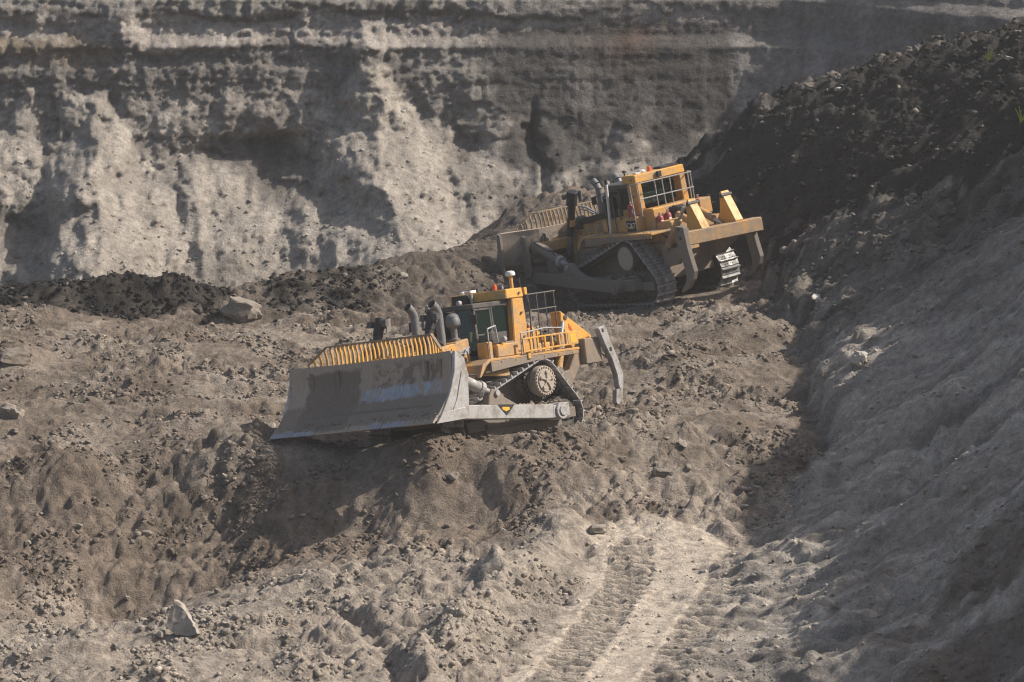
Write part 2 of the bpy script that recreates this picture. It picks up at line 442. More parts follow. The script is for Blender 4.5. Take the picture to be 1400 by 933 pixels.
TRACKS = [smooth_poly(pxy(q)) for q in (
    [(862, 742, 92.6), (858, 790, 90.2), (838, 830, 87.8), (800, 880, 84.4), (745, 940, 79.8)],
    [(1005, 765, 91.4), (985, 815, 88.6), (950, 870, 85.0), (900, 940, 80.0)],
)]
RIDGE = smooth_poly(pxy([(765, 732, 93.4), (735, 765, 91.6), (690, 810, 88.8), (640, 855, 85.8), (580, 933, 80.4)]))
FURROW = smooth_poly(pxy([(455, 832, 87.2), (500, 860, 85.4), (525, 895, 83.0), (550, 940, 79.8)]))
SPILL = smooth_poly(pxy([(560, 822, 88.0), (640, 800, 89.3), (715, 778, 90.7)]))
RUTS = [smooth_poly(pxy(q)) for q in ([(300, 520, 107.0), (400, 510, 108.0), (470, 500, 109.2)], [(330, 545, 105), (380, 535, 105.6), (420, 520, 107)],
                                     [(880, 600, 99.4), (980, 570, 102.2), (1060, 575, 101.8)], [(860, 480, 110.6), (930, 455, 114.0), (1010, 420, 118.5)])]

def terrain(X, Y):
    # the surfaces are warped a little so that no edge runs straight
    wx = X + 0.5 * fbm(X * 0.35, Y * 0.35, 4, seed=3); wy = Y + 0.5 * fbm(X * 0.35, Y * 0.35, 4, seed=9)
    wx2 = X + 0.16 * fbm(X * 1.6, Y * 1.6, 3, seed=13); wy2 = Y + 0.16 * fbm(X * 1.6, Y * 1.6, 3, seed=19)
    zg = g_fun(0.6 * wx2 + 0.4 * wx, 0.6 * wy2 + 0.4 * wy)
    ze = e_fun(wx, wy)
    # spurs and runnels down the embankment, aligned with its fall line
    fall = 0.80 * X - 0.35 * (Y - 100)
    acr = 0.35 * X + 0.80 * (Y - 100)
    spur = fbm(acr * 0.33 + 0.25 * fbm(X * .5, Y * .5, 2, seed=77), fall * 0.10, 4, seed=21)
    run = np.abs(vnoise(acr * 1.1 + 0.6 * vnoise(X * .8, Y * .8, 5), fall * 0.22, 31))
    run2 = np.abs(vnoise(acr * 3.2 + 0.7 * vnoise(X * 1.5, Y * 1.5, 6), fall * 0.5, 37))
    ze = ze + 0.30 * spur - 0.13 * (1 - sstep(0, .35, run)) + 0.12 * run2
    ledge = fbm(acr * 0.15, fall * 0.9, 4, seed=41)
    ze = ze + 0.20 * np.tanh(ledge * 2.5) * sstep(-0.2, 0.5, fbm(X * .2, Y * .2, 2, seed=43))
    lump = billow(X * 0.9, Y * 0.9, 5, seed=51)
    ze = ze + (0.05 + 0.08 * sstep(104, 114, Y)) * lump
    over = ze - zg
    ze = ze + 0.55 * sstep(-.25, .45, over + .25 * fbm(X * .9, Y * .9, 3, seed=47)) * sstep(92, 96, Y)
    ze = ze + 0.20 * fbm(acr * 1.1 + .35 * vnoise(X * .6, Y * .6, 48), fall * .16, 4, seed=49) * sstep(116, 108, Y)
    k = 0.35
    h = np.clip(0.5 + 0.5 * (ze - zg) / k, 0, 1)
    emask = h
    z = zg * (1 - h) + ze * h + k * h * (1 - h) * 0.5
    # --- worked ground
    grd = 1 - h
    dT = np.full(X.shape, 9.0); sT = np.zeros(X.shape); wT = np.zeros(X.shape)
    for p in TRACKS:
        d, s, sd_ = seg_dist(X, Y, p)
        m = d < dT
        dT = np.where(m, d, dT); sT = np.where(m, s, sT); wT = np.where(m, d * sd_, wT)
    trackm = (1 - sstep(0.52, 0.62, dT + 0.06 * vnoise(X * 3, Y * 3, 12)))
    dR, _, _ = seg_dist(X, Y, [(p[0], p[1]) for p in smooth_poly(pxy([(900, 742, 92.6), (900, 800, 89.6), (860, 870, 85.2), (790, 940, 79.8)]))])
    haul = (1 - sstep(1.7, 2.2, dR + 0.35 * fbm(X * .8, Y * .8, 3, seed=61)))
    dRi, _, _ = seg_dist(X, Y, RIDGE)
    ridge = np.exp(-(dRi / 0.75) ** 2)
    dF, _, _ = seg_dist(X, Y, FURROW)
    # machines have flattened what they stand on
    flat = np.ones(X.shape); cut = np.zeros(X.shape)
    for Rm, T in ((NEAR_R, NEAR_T), (FAR_R, FAR_T)):
        lx = (X - T[0]) * Rm[0, 0] + (Y - T[1]) * Rm[1, 0]; ly = (X - T[0]) * Rm[0, 1] + (Y - T[1]) * Rm[1, 1]
        flat = flat * (1 - 0.95 * (1 - sstep(2.6, 3.6, np.abs(lx))) * (1 - sstep(2.3, 3.4, np.abs(ly))))
        blade_zone = sstep(2.4, 3.2, lx) * sstep(6.0, 5.2, lx) * sstep(4.2, 3.4, np.abs(ly))
        flat = flat * (1 - 0.8 * blade_zone); cut = cut + (0.22 * blade_zone * sstep(1.5, -1.5, ly) if T is NEAR_T else 0)
    slope_y = np.gradient(zg, axis=0) / np.maximum(np.gradient(Y, axis=0), 1e-6)
    steep = sstep(0.12, 0.4, np.abs(slope_y))
    big = fbm(X * 0.42, Y * 0.42, 3, seed=71)
    clod = billow(X * 1.05 + .3 * vnoise(X * 2, Y * 2, 4), Y * 1.05, 5, gain=0.6, seed=73)
    fine = billow(X * 3.3, Y * 3.3, 3, gain=0.6, seed=79)
    d1, d2, cid = worley(X * 2.3 + 0.4 * vnoise(X * 3, Y * 3, 8), Y * 2.3 + 0.4 * vnoise(X * 3, Y * 3, 18), 83)
    lumps = np.where(cid > 0.66, np.sqrt(np.clip(0.16 - d1 * d1, 0, 1)) * (0.5 + cid), 0)
    d1b, _, cidb = worley(X * 1.1 + 0.5 * vnoise(X * 2, Y * 2, 28), Y * 1.1 + 0.5 * vnoise(X * 2, Y * 2, 38), 89)
    lumpsb = np.where(cidb > 0.74, np.sqrt(np.clip(0.14 - d1b * d1b, 0, 1)) * (0.6 + cidb), 0)
    patchy = sstep(-.30, .45, fbm(X * .16 + .2 * vnoise(X * .5, Y * .5, 92), Y * .28, 3, seed=91))
    rough = grd * flat * (1 - 0.80 * haul) * (0.22 + 0.78 * patchy) * (1 - 0.55 * steep)
    w1, w2, wcid = worley(X * 3.1 + .5 * vnoise(X * 2.2, Y * 2.2, 68), Y * 3.1 + .5 * vnoise(X * 2.2, Y * 2.2, 78), 69)
    v1, v2, vcid = worley(X * 1.3 + .4 * vnoise(X * 1.8, Y * 1.8, 168), Y * 1.3 + .4 * vnoise(X * 1.8, Y * 1.8, 178), 169)
    chunks = 0.16 * (wcid - .5) * sstep(.02, .14, w2 - w1) + 0.20 * (vcid - .5) * sstep(.02, .12, v2 - v1)
    z = z - cut
    z = z + rough * chunks + grd * flat * (1 - .7 * haul) * (0.045 * billow(X * 4.6 + .3 * clod, Y * 4.6, 3, seed=173) + 0.05 * np.maximum(vnoise(X * 2.1, Y * 2.1, 175), 0))
    ze_crag = h * (0.17 * (vcid - .4) * sstep(.0, .08, v2 - v1) + 0.16 * (wcid - .5) * sstep(0, .06, w2 - w1)) * (0.34 + 0.66 * sstep(108, 118, Y))
    z = z + ze_crag
    # windrows left by passes of the blade
    wr = fbm((X + .2 * Y) * .11 + .3 * vnoise(X * .25, Y * .25, 66), (Y - .18 * X) * .72, 4, seed=65)
    z = z + grd * flat * (1 - haul) * 0.24 * np.tanh(1.8 * wr)
    z = z + rough * (0.16 * big + 0.12 * clod + 0.06 * fine + 0.05 * lumps + 0.05 * lumpsb)
    z = z + grd * haul * (0.03 * fbm(X * 1.5, Y * 0.7, 4, seed=95))
    # fall-line streaks on the cut bank
    st = np.abs(vnoise((X + 0.55 * Y) * 1.3 + .5 * vnoise(X * .7, Y * .7, 7), (Y - .3 * X) * 0.30, 97))
    st2 = np.abs(vnoise((X * .85 - .52 * Y) * 3.2 + .8 * vnoise(X * .9, Y * .9, 71), (Y * .85 + .52 * X) * 0.35, 98))
    z = z + grd * steep * flat * (0.04 * big - 0.10 * (1 - sstep(0, .3, st)) - 0.11 * (1 - sstep(0, .40, st2)))
    # haul road prints
    gro = np.sin(sT / 0.40 * 2 * np.pi + 1.5 * vnoise(X * .9, Y * .9, 14))
    z = z + grd * trackm * (-0.06 + 0.16 * gro * (0.85 + 0.7 * vnoise(X * .9, Y * .9, 15)) + 0.04 * fine)
    z = z + grd * 0.05 * (0.7 + .6 * vnoise(X * 2.5, Y * 2.5, 16)) * np.exp(-((dT - 0.70) / 0.11) ** 2)
    z = z + grd * ridge * (0.55 + 0.06 * clod)
    z = z - grd * 0.26 * np.exp(-(dF / 0.24) ** 2) + grd * 0.10 * np.exp(-((dF - 0.55) / 0.3) ** 2)
    # fresh prints behind each machine
    prints = np.zeros(X.shape)
    for Rm, T in ((NEAR_R, NEAR_T), (FAR_R, FAR_T)):
        lx = (X - T[0]) * Rm[0, 0] + (Y - T[1]) * Rm[1, 0]; ly = (X - T[0]) * Rm[0, 1] + (Y - T[1]) * Rm[1, 1]
        run_ = sstep(-1.8, -2.4, lx) * sstep(-12, -7, lx)
        prints = np.maximum(prints, run_ * np.maximum(1 - sstep(.42, .52, np.abs(ly - 1.43)), 1 - sstep(.42, .52, np.abs(ly + 1.43))))
        for sy in (1.43, -1.43):
            q_ = np.abs(ly - sy + .12 * vnoise(lx * .3, lx * 0 + sy, 44))
            z = z + grd * run_ * ((1 - sstep(.40, .48, q_)) * (-0.10 + 0.075 * np.sin(lx / .36 * 2 * np.pi + .8 * vnoise(X, Y, 45))) + 0.10 * np.exp(-((q_ - .56) / .12) ** 2))
    for p in RUTS:
        d, s, _ = seg_dist(X, Y, p)
        fade = grd * flat * (1 - sstep(.9, 1.3, d))
        z = z - fade * 0.10 * np.exp(-((d - 0.55) / 0.25) ** 2) * (0.6 + .6 * vnoise(X * .5, Y * .5, 25))
    # a low mound right of the working level, and shovelfuls along the brink
    for (px, py, yy, hh, rx, ry) in ((1010, 462, 113, .55, 1.6, 1.6), (930, 500, 108.6, .35, 1.0, 1.2), (860, 588, 99.8, .4, .9, .8), (985, 590, 100.6, .35, 1.1, .8),
                                     (100, 655, 97.6, .5, 1.0, .9), (60, 435, 116.5, .35, 1.3, 1.2), (210, 520, 107.6, .4, 1.6, 1.6), (20, 500, 109, .6, 1.0, 1.0),
                                     (840, 690, 95, .2, .9, .8), (350, 870, 85.0, .3, 1.1, 1.0), (100, 905, 82.5, .3, 1.3, .9)):
        c = place(px, py, yy)
        z = z + grd * hh * np.exp(-((X - c[0]) / rx) ** 2 - ((Y - c[1]) / ry) ** 2)
    return z, dict(prints=prints, emask=emask, haul=haul, ridge=ridge, track=trackm, steep=steep, clod=clod, lump=lump, spur=spur, fall=fall, acr=acr, lumps=lumps + lumpsb)

Z, TM = terrain(X, Y)

def hz(x, y):
    x = np.asarray(x, float); y = np.asarray(y, float)
    i = np.clip(np.searchsorted(xs, x) - 1, 0, len(xs) - 2); j = np.clip(np.searchsorted(ys, y) - 1, 0, len(ys) - 2)
    u = (x - xs[i]) / (xs[i + 1] - xs[i]); v = (y - ys[j]) / (ys[j + 1] - ys[j])
    return (Z[j, i] * (1 - u) + Z[j, i + 1] * u) * (1 - v) + (Z[j + 1, i] * (1 - u) + Z[j + 1, i + 1] * u) * v

def lerp(a, b, t):
    return a * (1 - t[..., None]) + np.array(b) * t[..., None]

# --- soil colours (albedo)
brown = np.array([0.240, 0.199, 0.162])
colr = np.broadcast_to(brown, X.shape + (3,)).copy()
patch = sstep(-.35, .45, fbm(X * .3, Y * .3, 4, seed=101))
colr = lerp(colr, (0.315, 0.272, 0.228), patch * 0.85)
colr = lerp(colr, (0.180, 0.146, 0.117), sstep(.15, .40, fbm(X * .55, Y * .4, 5, gain=.6, seed=103)) * 0.8)
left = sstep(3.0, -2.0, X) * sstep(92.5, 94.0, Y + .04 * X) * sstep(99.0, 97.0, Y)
colr = lerp(colr, (0.150, 0.120, 0.095), left * 0.65)  # dark soil of the bank, with its shading partly put into the colour
fg = sstep(94.0, 91.5, Y - 0.10 * X)
colr = lerp(colr, (0.322, 0.284, 0.242), fg * 0.75)
colr = lerp(colr, (0.50, 0.435, 0.36), TM['haul'] * (0.85 - 0.40 * TM['track']))
colr = lerp(colr, (0.360, 0.318, 0.27), TM['ridge'] * 0.5)
for p in RUTS + [SPILL]:
    d, _, _ = seg_dist(X, Y, p)
    colr = lerp(colr, (0.36, 0.315, 0.265), (1 - sstep(0.15, .5, d + .2 * vnoise(X * 2, Y * 2, 24))) * 0.55)
# coal-dark heaps at the back of the working level
pxv = 700 + FPX * X / Y
d_heap = sstep(116.4, 117.4, Y + 0.8 * fbm(X * .8, Y * .8, 3, seed=107)) * sstep(-9.4, -10.0, X + 0.5 * vnoise(X, Y, 55))
colr = lerp(colr, (0.022, 0.021, 0.0205), np.clip(d_heap * (0.9 + .25 * vnoise(X * .9, Y * .9, 109)), 0, 1))
d_heap2 = sstep(117.6, 118.8, Y + 0.9 * fbm(X * .8, Y * .8, 3, seed=111)) * sstep(-9.6, -8.6, X) * sstep(2.5, -1.0, X)
d_heap3 = sstep(117.2, 118.2, Y + 0.7 * fbm(X * .9, Y * .9, 3, seed=115)) * sstep(-8.6, -8.0, X) * sstep(-3.8, -5.4, X)
colr = lerp(colr, (0.026, 0.025, 0.024), d_heap3 * np.clip(.75 + .6 * fbm(X * .8, Y * .8, 3, seed=117), 0, 1))
colr = lerp(colr, (0.085, 0.075, 0.067), (1 - d_heap3) * d_heap2 * (0.6 + .3 * fbm(X * .7, Y * .7, 3, seed=113)))
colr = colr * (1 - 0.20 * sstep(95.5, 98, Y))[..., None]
colr = lerp(colr, (0.30, 0.255, 0.21), TM['prints'] * .55)
# embankment: grey shale below, coal above, pale debris bands
e_c = np.broadcast_to(np.array([0.335, 0.302, 0.262]), X.shape + (3,)).copy()
e_c = lerp(e_c, (0.42, 0.38, 0.33), sstep(0, .6, fbm(TM['acr'] * .5, TM['fall'] * .12, 4, seed=121)) * .8)
e_c = lerp(e_c, (0.215, 0.200, 0.182), sstep(.15, .6, fbm(TM['acr'] * .35 + 4, TM['fall'] * .2, 4, seed=123)) * .75)
sk = fbm(TM['acr'] * 1.7 + .4 * vnoise(X * .7, Y * .7, 46), TM['fall'] * .13, 5, gain=.6, seed=122)
e_c = e_c * (1 + 0.38 * np.clip(sk, -1, 1))[..., None]
e_c = lerp(e_c, (0.150, 0.120, 0.096), sstep(-.1, .6, fbm(X * .4, Y * .4, 3, seed=124) + .9 * sstep(9.0, 11.5, X) * sstep(84, 79, Y)) * sstep(7.5, 9.5, X) * sstep(88, 82, Y) * .85)
coal_edge = (Y - 120.5) + 0.95 * (X - 9) + 2.5 * fbm(X * .22, Y * .22, 4, seed=125)
coal = np.clip(0.72 * sstep(-17.0, -0.5, coal_edge) + 0.28 * sstep(-1.5, 2.0, coal_edge), 0, 1)
e_c = lerp(e_c, (0.018, 0.0175, 0.0175), coal * 0.96)
e_c = lerp(e_c, (0.027, 0.026, 0.025), coal * sstep(.1, .6, fbm(X * .8, Y * .8, 4, seed=127)) * .8)
band = np.exp(-((coal_edge + 0.2 + 1.0 * fbm(X * .5, Y * .5, 3, seed=129)) / 0.9) ** 2) * sstep(-.1, .5, fbm(X * 1.5, Y * 1.5, 3, seed=131))
e_c = lerp(e_c, (0.34, 0.30, 0.25), band * 0.75)
top = sstep(131.5, 133.5, Y + .9 * fbm(X * .6, Y * .6, 3, seed=133)) * sstep(.05, .5, fbm(X * 1.1, Y * 1.1, 3, seed=135))
e_c = lerp(e_c, (0.30, 0.27, 0.235), top * 0.45)
foot = sstep(110, 116, Y) * sstep(128, 122, Y) * sstep(11.5, 9.5, X) * sstep(0, .5, fbm(X * 1.4, Y * 1.4, 3, seed=137))
e_c = lerp(e_c, (0.33, 0.29, 0.24), foot * 0.5)
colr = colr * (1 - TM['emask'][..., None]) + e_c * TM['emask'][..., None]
colr *= (1 + 0.10 * np.clip(TM['clod'], -1, 1.2) * (1 - TM['emask']))[..., None]
d_far = sstep(118.0, 124, Y) * sstep(8.5, 9.5, X) * sstep(3, 2, np.abs(X - 9))
colr = np.clip(colr, 0.012, 0.6)

def grid_mesh(name, V, faces, cols, mat):
    me = bpy.data.meshes.new(name)
    n = len(V); f = len(faces)
    me.vertices.add(n); me.vertices.foreach_set('co', V.astype(np.float32).ravel())
    me.loops.add(f * 4); me.loops.foreach_set('vertex_index', faces.astype(np.int32).ravel())
    me.polygons.add(f)
    me.polygons.foreach_set('loop_start', np.arange(0, f * 4, 4, dtype=np.int32))
    me.polygons.foreach_set('loop_total', np.full(f, 4, dtype=np.int32))
    me.polygons.foreach_set('use_smooth', np.ones(f, dtype=bool))
    a = me.attributes.new('Col', 'FLOAT_COLOR', 'POINT')
    c4 = np.ones((n, 4), dtype=np.float32); c4[:, :3] = cols
    a.data.foreach_set('color', c4.ravel())
    me.update(); me.validate()
    me.materials.append(mat)
    return me

def sub_grid(name, V, C, ny, nx, mask, mat, label=None):
    """faces of the survey grid picked by mask, with only the vertices they use"""
    idx = np.arange(ny * nx).reshape(ny, nx)
    F = np.stack([idx[:-1, :-1], idx[:-1, 1:], idx[1:, 1:], idx[1:, :-1]], -1)
    F = F[mask]
    used = np.unique(F); rem = np.full(ny * nx, -1); rem[used] = np.arange(len(used))
    me = grid_mesh(name, V.reshape(-1, 3)[used], rem[F], C.reshape(-1, 3)[used], mat)
    o = bpy.data.objects.new(name, me); COL.objects.link(o)
    o['kind'] = 'structure'
    if label: o['label'] = label
    return o

V = np.stack([X, Y, Z], -1)
ny, nx = X.shape
em = TM['emask']; ec = 0.25 * (em[:-1, :-1] + em[1:, :-1] + em[:-1, 1:] + em[1:, 1:])
hc = d_heap[:-1, :-1]
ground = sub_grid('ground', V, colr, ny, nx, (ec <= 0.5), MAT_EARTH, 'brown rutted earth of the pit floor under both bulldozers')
embankment = sub_grid('embankment', V, colr, ny, nx, (ec > 0.5), MAT_EARTH, 'tall shaded embankment of grey shale and black coal')

# wide apron of the same ground, out to the horizon
def apron():
    bm = bmesh.new()
    x0, x1, y0, y1 = xs[0], xs[-1], ys[0], ys[-1]
    ring0 = [(x0, y0, -2.5), (x1, y0, -2.5), (x1, y1 + 8, -4.5), (x0, y1 + 8, -4.5)]
    ring1 = [(-900, -900, -14), (900, -900, -14), (900, 900, -14), (-900, 900, -14)]
    a = [bm.verts.new(p) for p in ring0]; b = [bm.verts.new(p) for p in ring1]
    for i in range(4): bm.faces.new((a[i], b[i], b[(i + 1) % 4], a[(i + 1) % 4]))
    bmesh.ops.recalc_face_normals(bm, faces=bm.faces)
    me = bpy.data.meshes.new('outer_ground'); bm.to_mesh(me); bm.free()
    at = me.attributes.new('Col', 'FLOAT_COLOR', 'POINT')
    for d in at.data: d.color = (0.22, 0.19, 0.16, 1)
    me.materials.append(MAT_EARTH)
    o = bpy.data.objects.new('outer_ground', me); COL.objects.link(o); o['kind'] = 'structure'
apron()

# ------------------------------------------------------------------ the far pit wall: Y = f(x, z)
wxs = np.concatenate([np.arange(-60, -26.5, 1.0), np.arange(-26.5, 27, 0.11), np.arange(27, 62, 1.0)])
wzs = np.concatenate([np.arange(-8, -5, 0.3), np.arange(-5, 10.5, 0.085), np.arange(10.5, 24, 0.6)])
WX, WZ = np.meshgrid(wxs, wzs)
U = 700 + WX / 0.0332          # wall coordinates: photo columns and rows at the wall's distance
Vv = (8.4 - WZ) / 0.0334

def wall(U, Vv, WX, WZ):
    wu = U + 22 * fbm(WX * .35, WZ * .35, 4, seed=201) + 7 * fbm(WX * 1.3, WZ * 1.3, 3, seed=203)
    wv = Vv + 11 * fbm(WX * .09, WZ * .1, 3, seed=206) + 14 * fbm(WX * .3, WZ * .5, 4, seed=205) + 5 * fbm(WX * 1.4, WZ * 1.4, 3, seed=207)
    # profile of the bare face, foot to top
    Yb = np.interp(WZ, [-8, -5, -2, 0, 2.2, 3.6, 5, 6.2, 6.6, 8.2, 8.6, 12, 24], [146, 149.0, 152.5, 155, 157.3, 158.2, 158.9, 159.5, 160.3, 160.9, 162, 165, 176])
    bulge = np.zeros(WX.shape)
    cone = np.zeros(WX.shape)
    def add_cone(apex_u, apex_v, base_v, tilt, spread, out):
        nonlocal bulge, cone
        t = np.clip((wv - apex_v) / (base_v - apex_v), 0, 1.4)
        cu = apex_u + tilt * t
        r = (wu - cu) / (spread * (0.12 + t))
        prof = np.clip(1 - np.abs(r), 0, 1)
        h = out * t * prof
        on = (wv > apex_v)
        bulge = np.maximum(bulge, np.where(on, h, 0)); cone = np.maximum(cone, np.where(on, sstep(0, .25, prof), 0))
    add_cone(120, 118, 375, 60, 150, 8.0)
    add_cone(270, 190, 380, 40, 90, 2.2)
    add_cone(505, 95, 380, 75, 190, 6.2)
    add_cone(610, 160, 320, 60, 110, 2.4)
    add_cone(330, 235, 400, 20, 230, 2.9)
    add_cone(35, 120, 420, -20, 95, 2.2)
    add_cone(760, 170, 300, -20, 80, 1.6)
    add_cone(870, 120, 300, -30, 60, 1.2)
    # rubble apron along the foot
    foot = sstep(255, 400, wv) * 2.2
    bulge = np.maximum(bulge, foot)
    Yw = Yb - bulge
    # hollow under the overhang
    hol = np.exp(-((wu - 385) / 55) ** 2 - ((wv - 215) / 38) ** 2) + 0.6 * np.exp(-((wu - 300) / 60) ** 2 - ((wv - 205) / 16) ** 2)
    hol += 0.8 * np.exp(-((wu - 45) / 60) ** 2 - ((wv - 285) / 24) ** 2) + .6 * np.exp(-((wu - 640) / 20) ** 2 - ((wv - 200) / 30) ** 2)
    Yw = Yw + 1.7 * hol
    # bedding ledges across the upper face
    bed = np.zeros(WX.shape)
    for v0, am, u0, u1 in ((22, .12, -400, 1700), (66, .18, -400, 560), (98, .10, -200, 180)):
        bed += am * (sstep(v0 - 4, v0 + 4, wv)) * sstep(u0 - 30, u0 + 30, wu) * sstep(u1 + 30, u1 - 30, wu)
    Yw = Yw + bed * (1 - 0.8 * cone)
    # buttresses
    Yw = Yw - 1.3 * np.exp(-((wu - 500) / 30) ** 2) * np.exp(-((wv - 85) / 45) ** 2) - 1.0 * np.exp(-((wu - 168) / 22) ** 2) * np.exp(-((wv - 40) / 30) ** 2)
    Yw = Yw + 0.9 * np.exp(-((wu - 735) / 9) ** 2) * sstep(120, 190, wv) * sstep(285, 240, wv)
    # right-hand spur that swings toward the viewer
    sp = sstep(985, 1330, U - 0.45 * (150 - wv) + 10 * fbm(WX * .4, WZ * .4, 3, seed=209))
    Yw = Yw - 11 * sp
    # relief
    calm = 1 - .5 * sstep(150, 110, wv)
    rough = 0.36 * calm * fbm(WX * .32, WZ * .5, 4, gain=.42, seed=211) + 0.08 * billow(WX * 1.0, WZ * 1.1, 4, seed=213)
    crag = (1 - cone) * (0.25 * np.abs(vnoise(WX * .9, WZ * .35, 217)) + 0.14 * np.abs(vnoise(WX * 2.3, WZ * 1.0, 219)))
    streak = cone * 0.11 * np.abs(vnoise(WX * 1.6 + .7 * vnoise(WX * .8, WZ * .8, 3) - 0.45 * (wu - 300) / 300 * WZ, WZ * .30, 221))
    d1, d2, cid = worley(WX * 2.2 + .4 * vnoise(WX * 3, WZ * 3, 2), WZ * 2.4, 223)
    blocks = np.where(cid > .5, np.clip(.45 - d1, 0, 1) * (.3 + cid), 0) * sstep(180, 330, wv + 40 * fbm(WX * .4, WZ * .4, 2, seed=225))
    c1, c2, ccid = worley(WX * .95 + .5 * vnoise(WX * 1.2, WZ * 1.2, 42), WZ * 1.35 + .4 * vnoise(WX * 1.2, WZ * 1.2, 52), 229)
    f1, f2, fcid = worley(WX * 2.6 + .4 * vnoise(WX * 2.5, WZ * 2.5, 62), WZ * 3.4, 239)
    broken = (0.24 * (ccid - .5) * sstep(0, .10, c2 - c1) + 0.13 * (fcid - .5) * sstep(0, .12, f2 - f1)) * (1 - .55 * cone) * calm
    beds = 0.09 * np.tanh(3 * np.sin(WZ * 4.2 + 2.2 * fbm(WX * .12, WZ * .5, 3, seed=241))) * (1 - cone) * sstep(150, 100, wv)
    Yw = Yw - (broken + beds) * (1 - .6 * sstep(640, 700, wu) * sstep(235, 190, wv))
    smooth_face = sstep(640, 700, wu) * sstep(235, 190, wv)
    Yw = Yw - rough * (1 - .65 * smooth_face) - crag * (1 - .7 * smooth_face) - streak - 0.16 * blocks - .10 * (1 - .6 * smooth_face) * billow(WX * 3, WZ * 3, 3, seed=227)
    return Yw, wu, wv, cone, blocks, sp, hol
WY, wu, wv, cone, wblocks, wsp, whol = wall(U, Vv, WX, WZ)

wc = np.broadcast_to(np.array([0.265, 0.243, 0.218]), WX.shape + (3,)).copy()
n1 = fbm(WX * .3, WZ * .5, 4, seed=231); n2 = fbm(WX * .9, WZ * .9, 4, seed=233)
def bandm(v0, v1, s=5): return sstep(v0 - s, v0 + s, wv) * sstep(v1 + s, v1 - s, wv)
def ub(u0, u1, s=30): return sstep(u0 - s, u0 + s, wu) * sstep(u1 + s, u1 - s, wu)
wc = lerp(wc, (0.34, 0.31, 0.28), bandm(24, 64) * ub(-500, 1000))
wc = lerp(wc, (0.24, 0.225, 0.205), bandm(-300, 14))
wc = lerp(wc, (0.11, 0.102, 0.094), bandm(14, 24, 3) * 0.8)
wc = lerp(wc, (0.185, 0.172, 0.158), bandm(66, 130) * ub(-500, 580))
wc = lerp(wc, (0.20, 0.155, 0.105), bandm(58, 84) * ub(-500, 140) * 0.6)
wc = lerp(wc, (0.19, 0.175, 0.16), bandm(125, 190, 14) * ub(60, 330) * 0.6)
# dark seam right of the middle, with a rusty patch
dark = ub(655, 1010, 35) * bandm(34, 165, 10)
dark = np.maximum(dark, ub(655, 980, 30) * bandm(120, 260, 25) * sstep(-.35, .25, -n1 + .15))
wc = lerp(wc, (0.066, 0.063, 0.061), dark * 0.9)
wc = lerp(wc, (0.12, 0.07, 0.05), np.exp(-((wu - 860) / 45) ** 2 - ((wv - 62) / 26) ** 2) * .6)
wc = lerp(wc, (0.18, 0.165, 0.15), np.exp(-((wu - 812) / 26) ** 2 - ((wv - 125) / 30) ** 2) * .8)
wc = lerp(wc, (0.20, 0.19, 0.175), ub(560, 660, 30) * bandm(60, 160, 20) * .8)
wc = lerp(wc, (0.185, 0.175, 0.165), ub(1000, 1500, 14) * .9)
wc = lerp(wc, (0.09, 0.086, 0.082), ub(1120, 1600, 60) * bandm(60, 170, 40) * .7)
# pale broken rock of the slides
wc = lerp(wc, (0.34, 0.31, 0.272), np.clip(cone * (0.85 + .3 * n2), 0, 1) * sstep(640, 560, wu - .3 * wv) * 0.95)
wc = lerp(wc, (0.40, 0.365, 0.32), sstep(.05, .5, n2) * bandm(140, 240, 20) * ub(180, 470) * .8)
wc = lerp(wc, (0.25, 0.225, 0.195), sstep(285, 350, wv) * 0.8)
wc = lerp(wc, (0.37, 0.335, 0.29), sstep(0.03, .25, wblocks) * .5)
wc = lerp(wc, (0.10, 0.093, 0.086), np.clip(whol, 0, 1) * .85)  # shade inside the hollows put into the rock colour
vs = fbm(WX * 1.3 + .3 * n1, WZ * .10, 4, seed=245)
wc *= (1 + 0.22 * np.clip(vs, -1, 1) * sstep(640, 680, wu))[..., None]
wc *= (1 + 0.16 * np.clip(n2, -1, 1) + 0.12 * np.clip(n1, -1, 1))[..., None]
wc = np.clip(wc, 0.02, 0.6)
WV = np.stack([WX, WY, WZ], -1)
wny, wnx = WX.shape
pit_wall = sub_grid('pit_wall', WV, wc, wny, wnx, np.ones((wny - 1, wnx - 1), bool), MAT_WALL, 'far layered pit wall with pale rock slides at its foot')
for p in pit_wall.data.polygons[:1]:
    pass

def wall_y(x, z):
    i = np.clip(np.searchsorted(wxs, x) - 1, 0, len(wxs) - 2); j = np.clip(np.searchsorted(wzs, z) - 1, 0, len(wzs) - 2)
    u = (x - wxs[i]) / (wxs[i + 1] - wxs[i]); v = (z - wzs[j]) / (wzs[j + 1] - wzs[j])
    return (WY[j, i] * (1 - u) + WY[j, i + 1] * u) * (1 - v) + (WY[j + 1, i] * (1 - u) + WY[j + 1, i + 1] * u) * v

MAT_MUD = rock_mat('dry_mud', (0.20, 0.165, 0.132), (0.24, 0.20, 0.16))
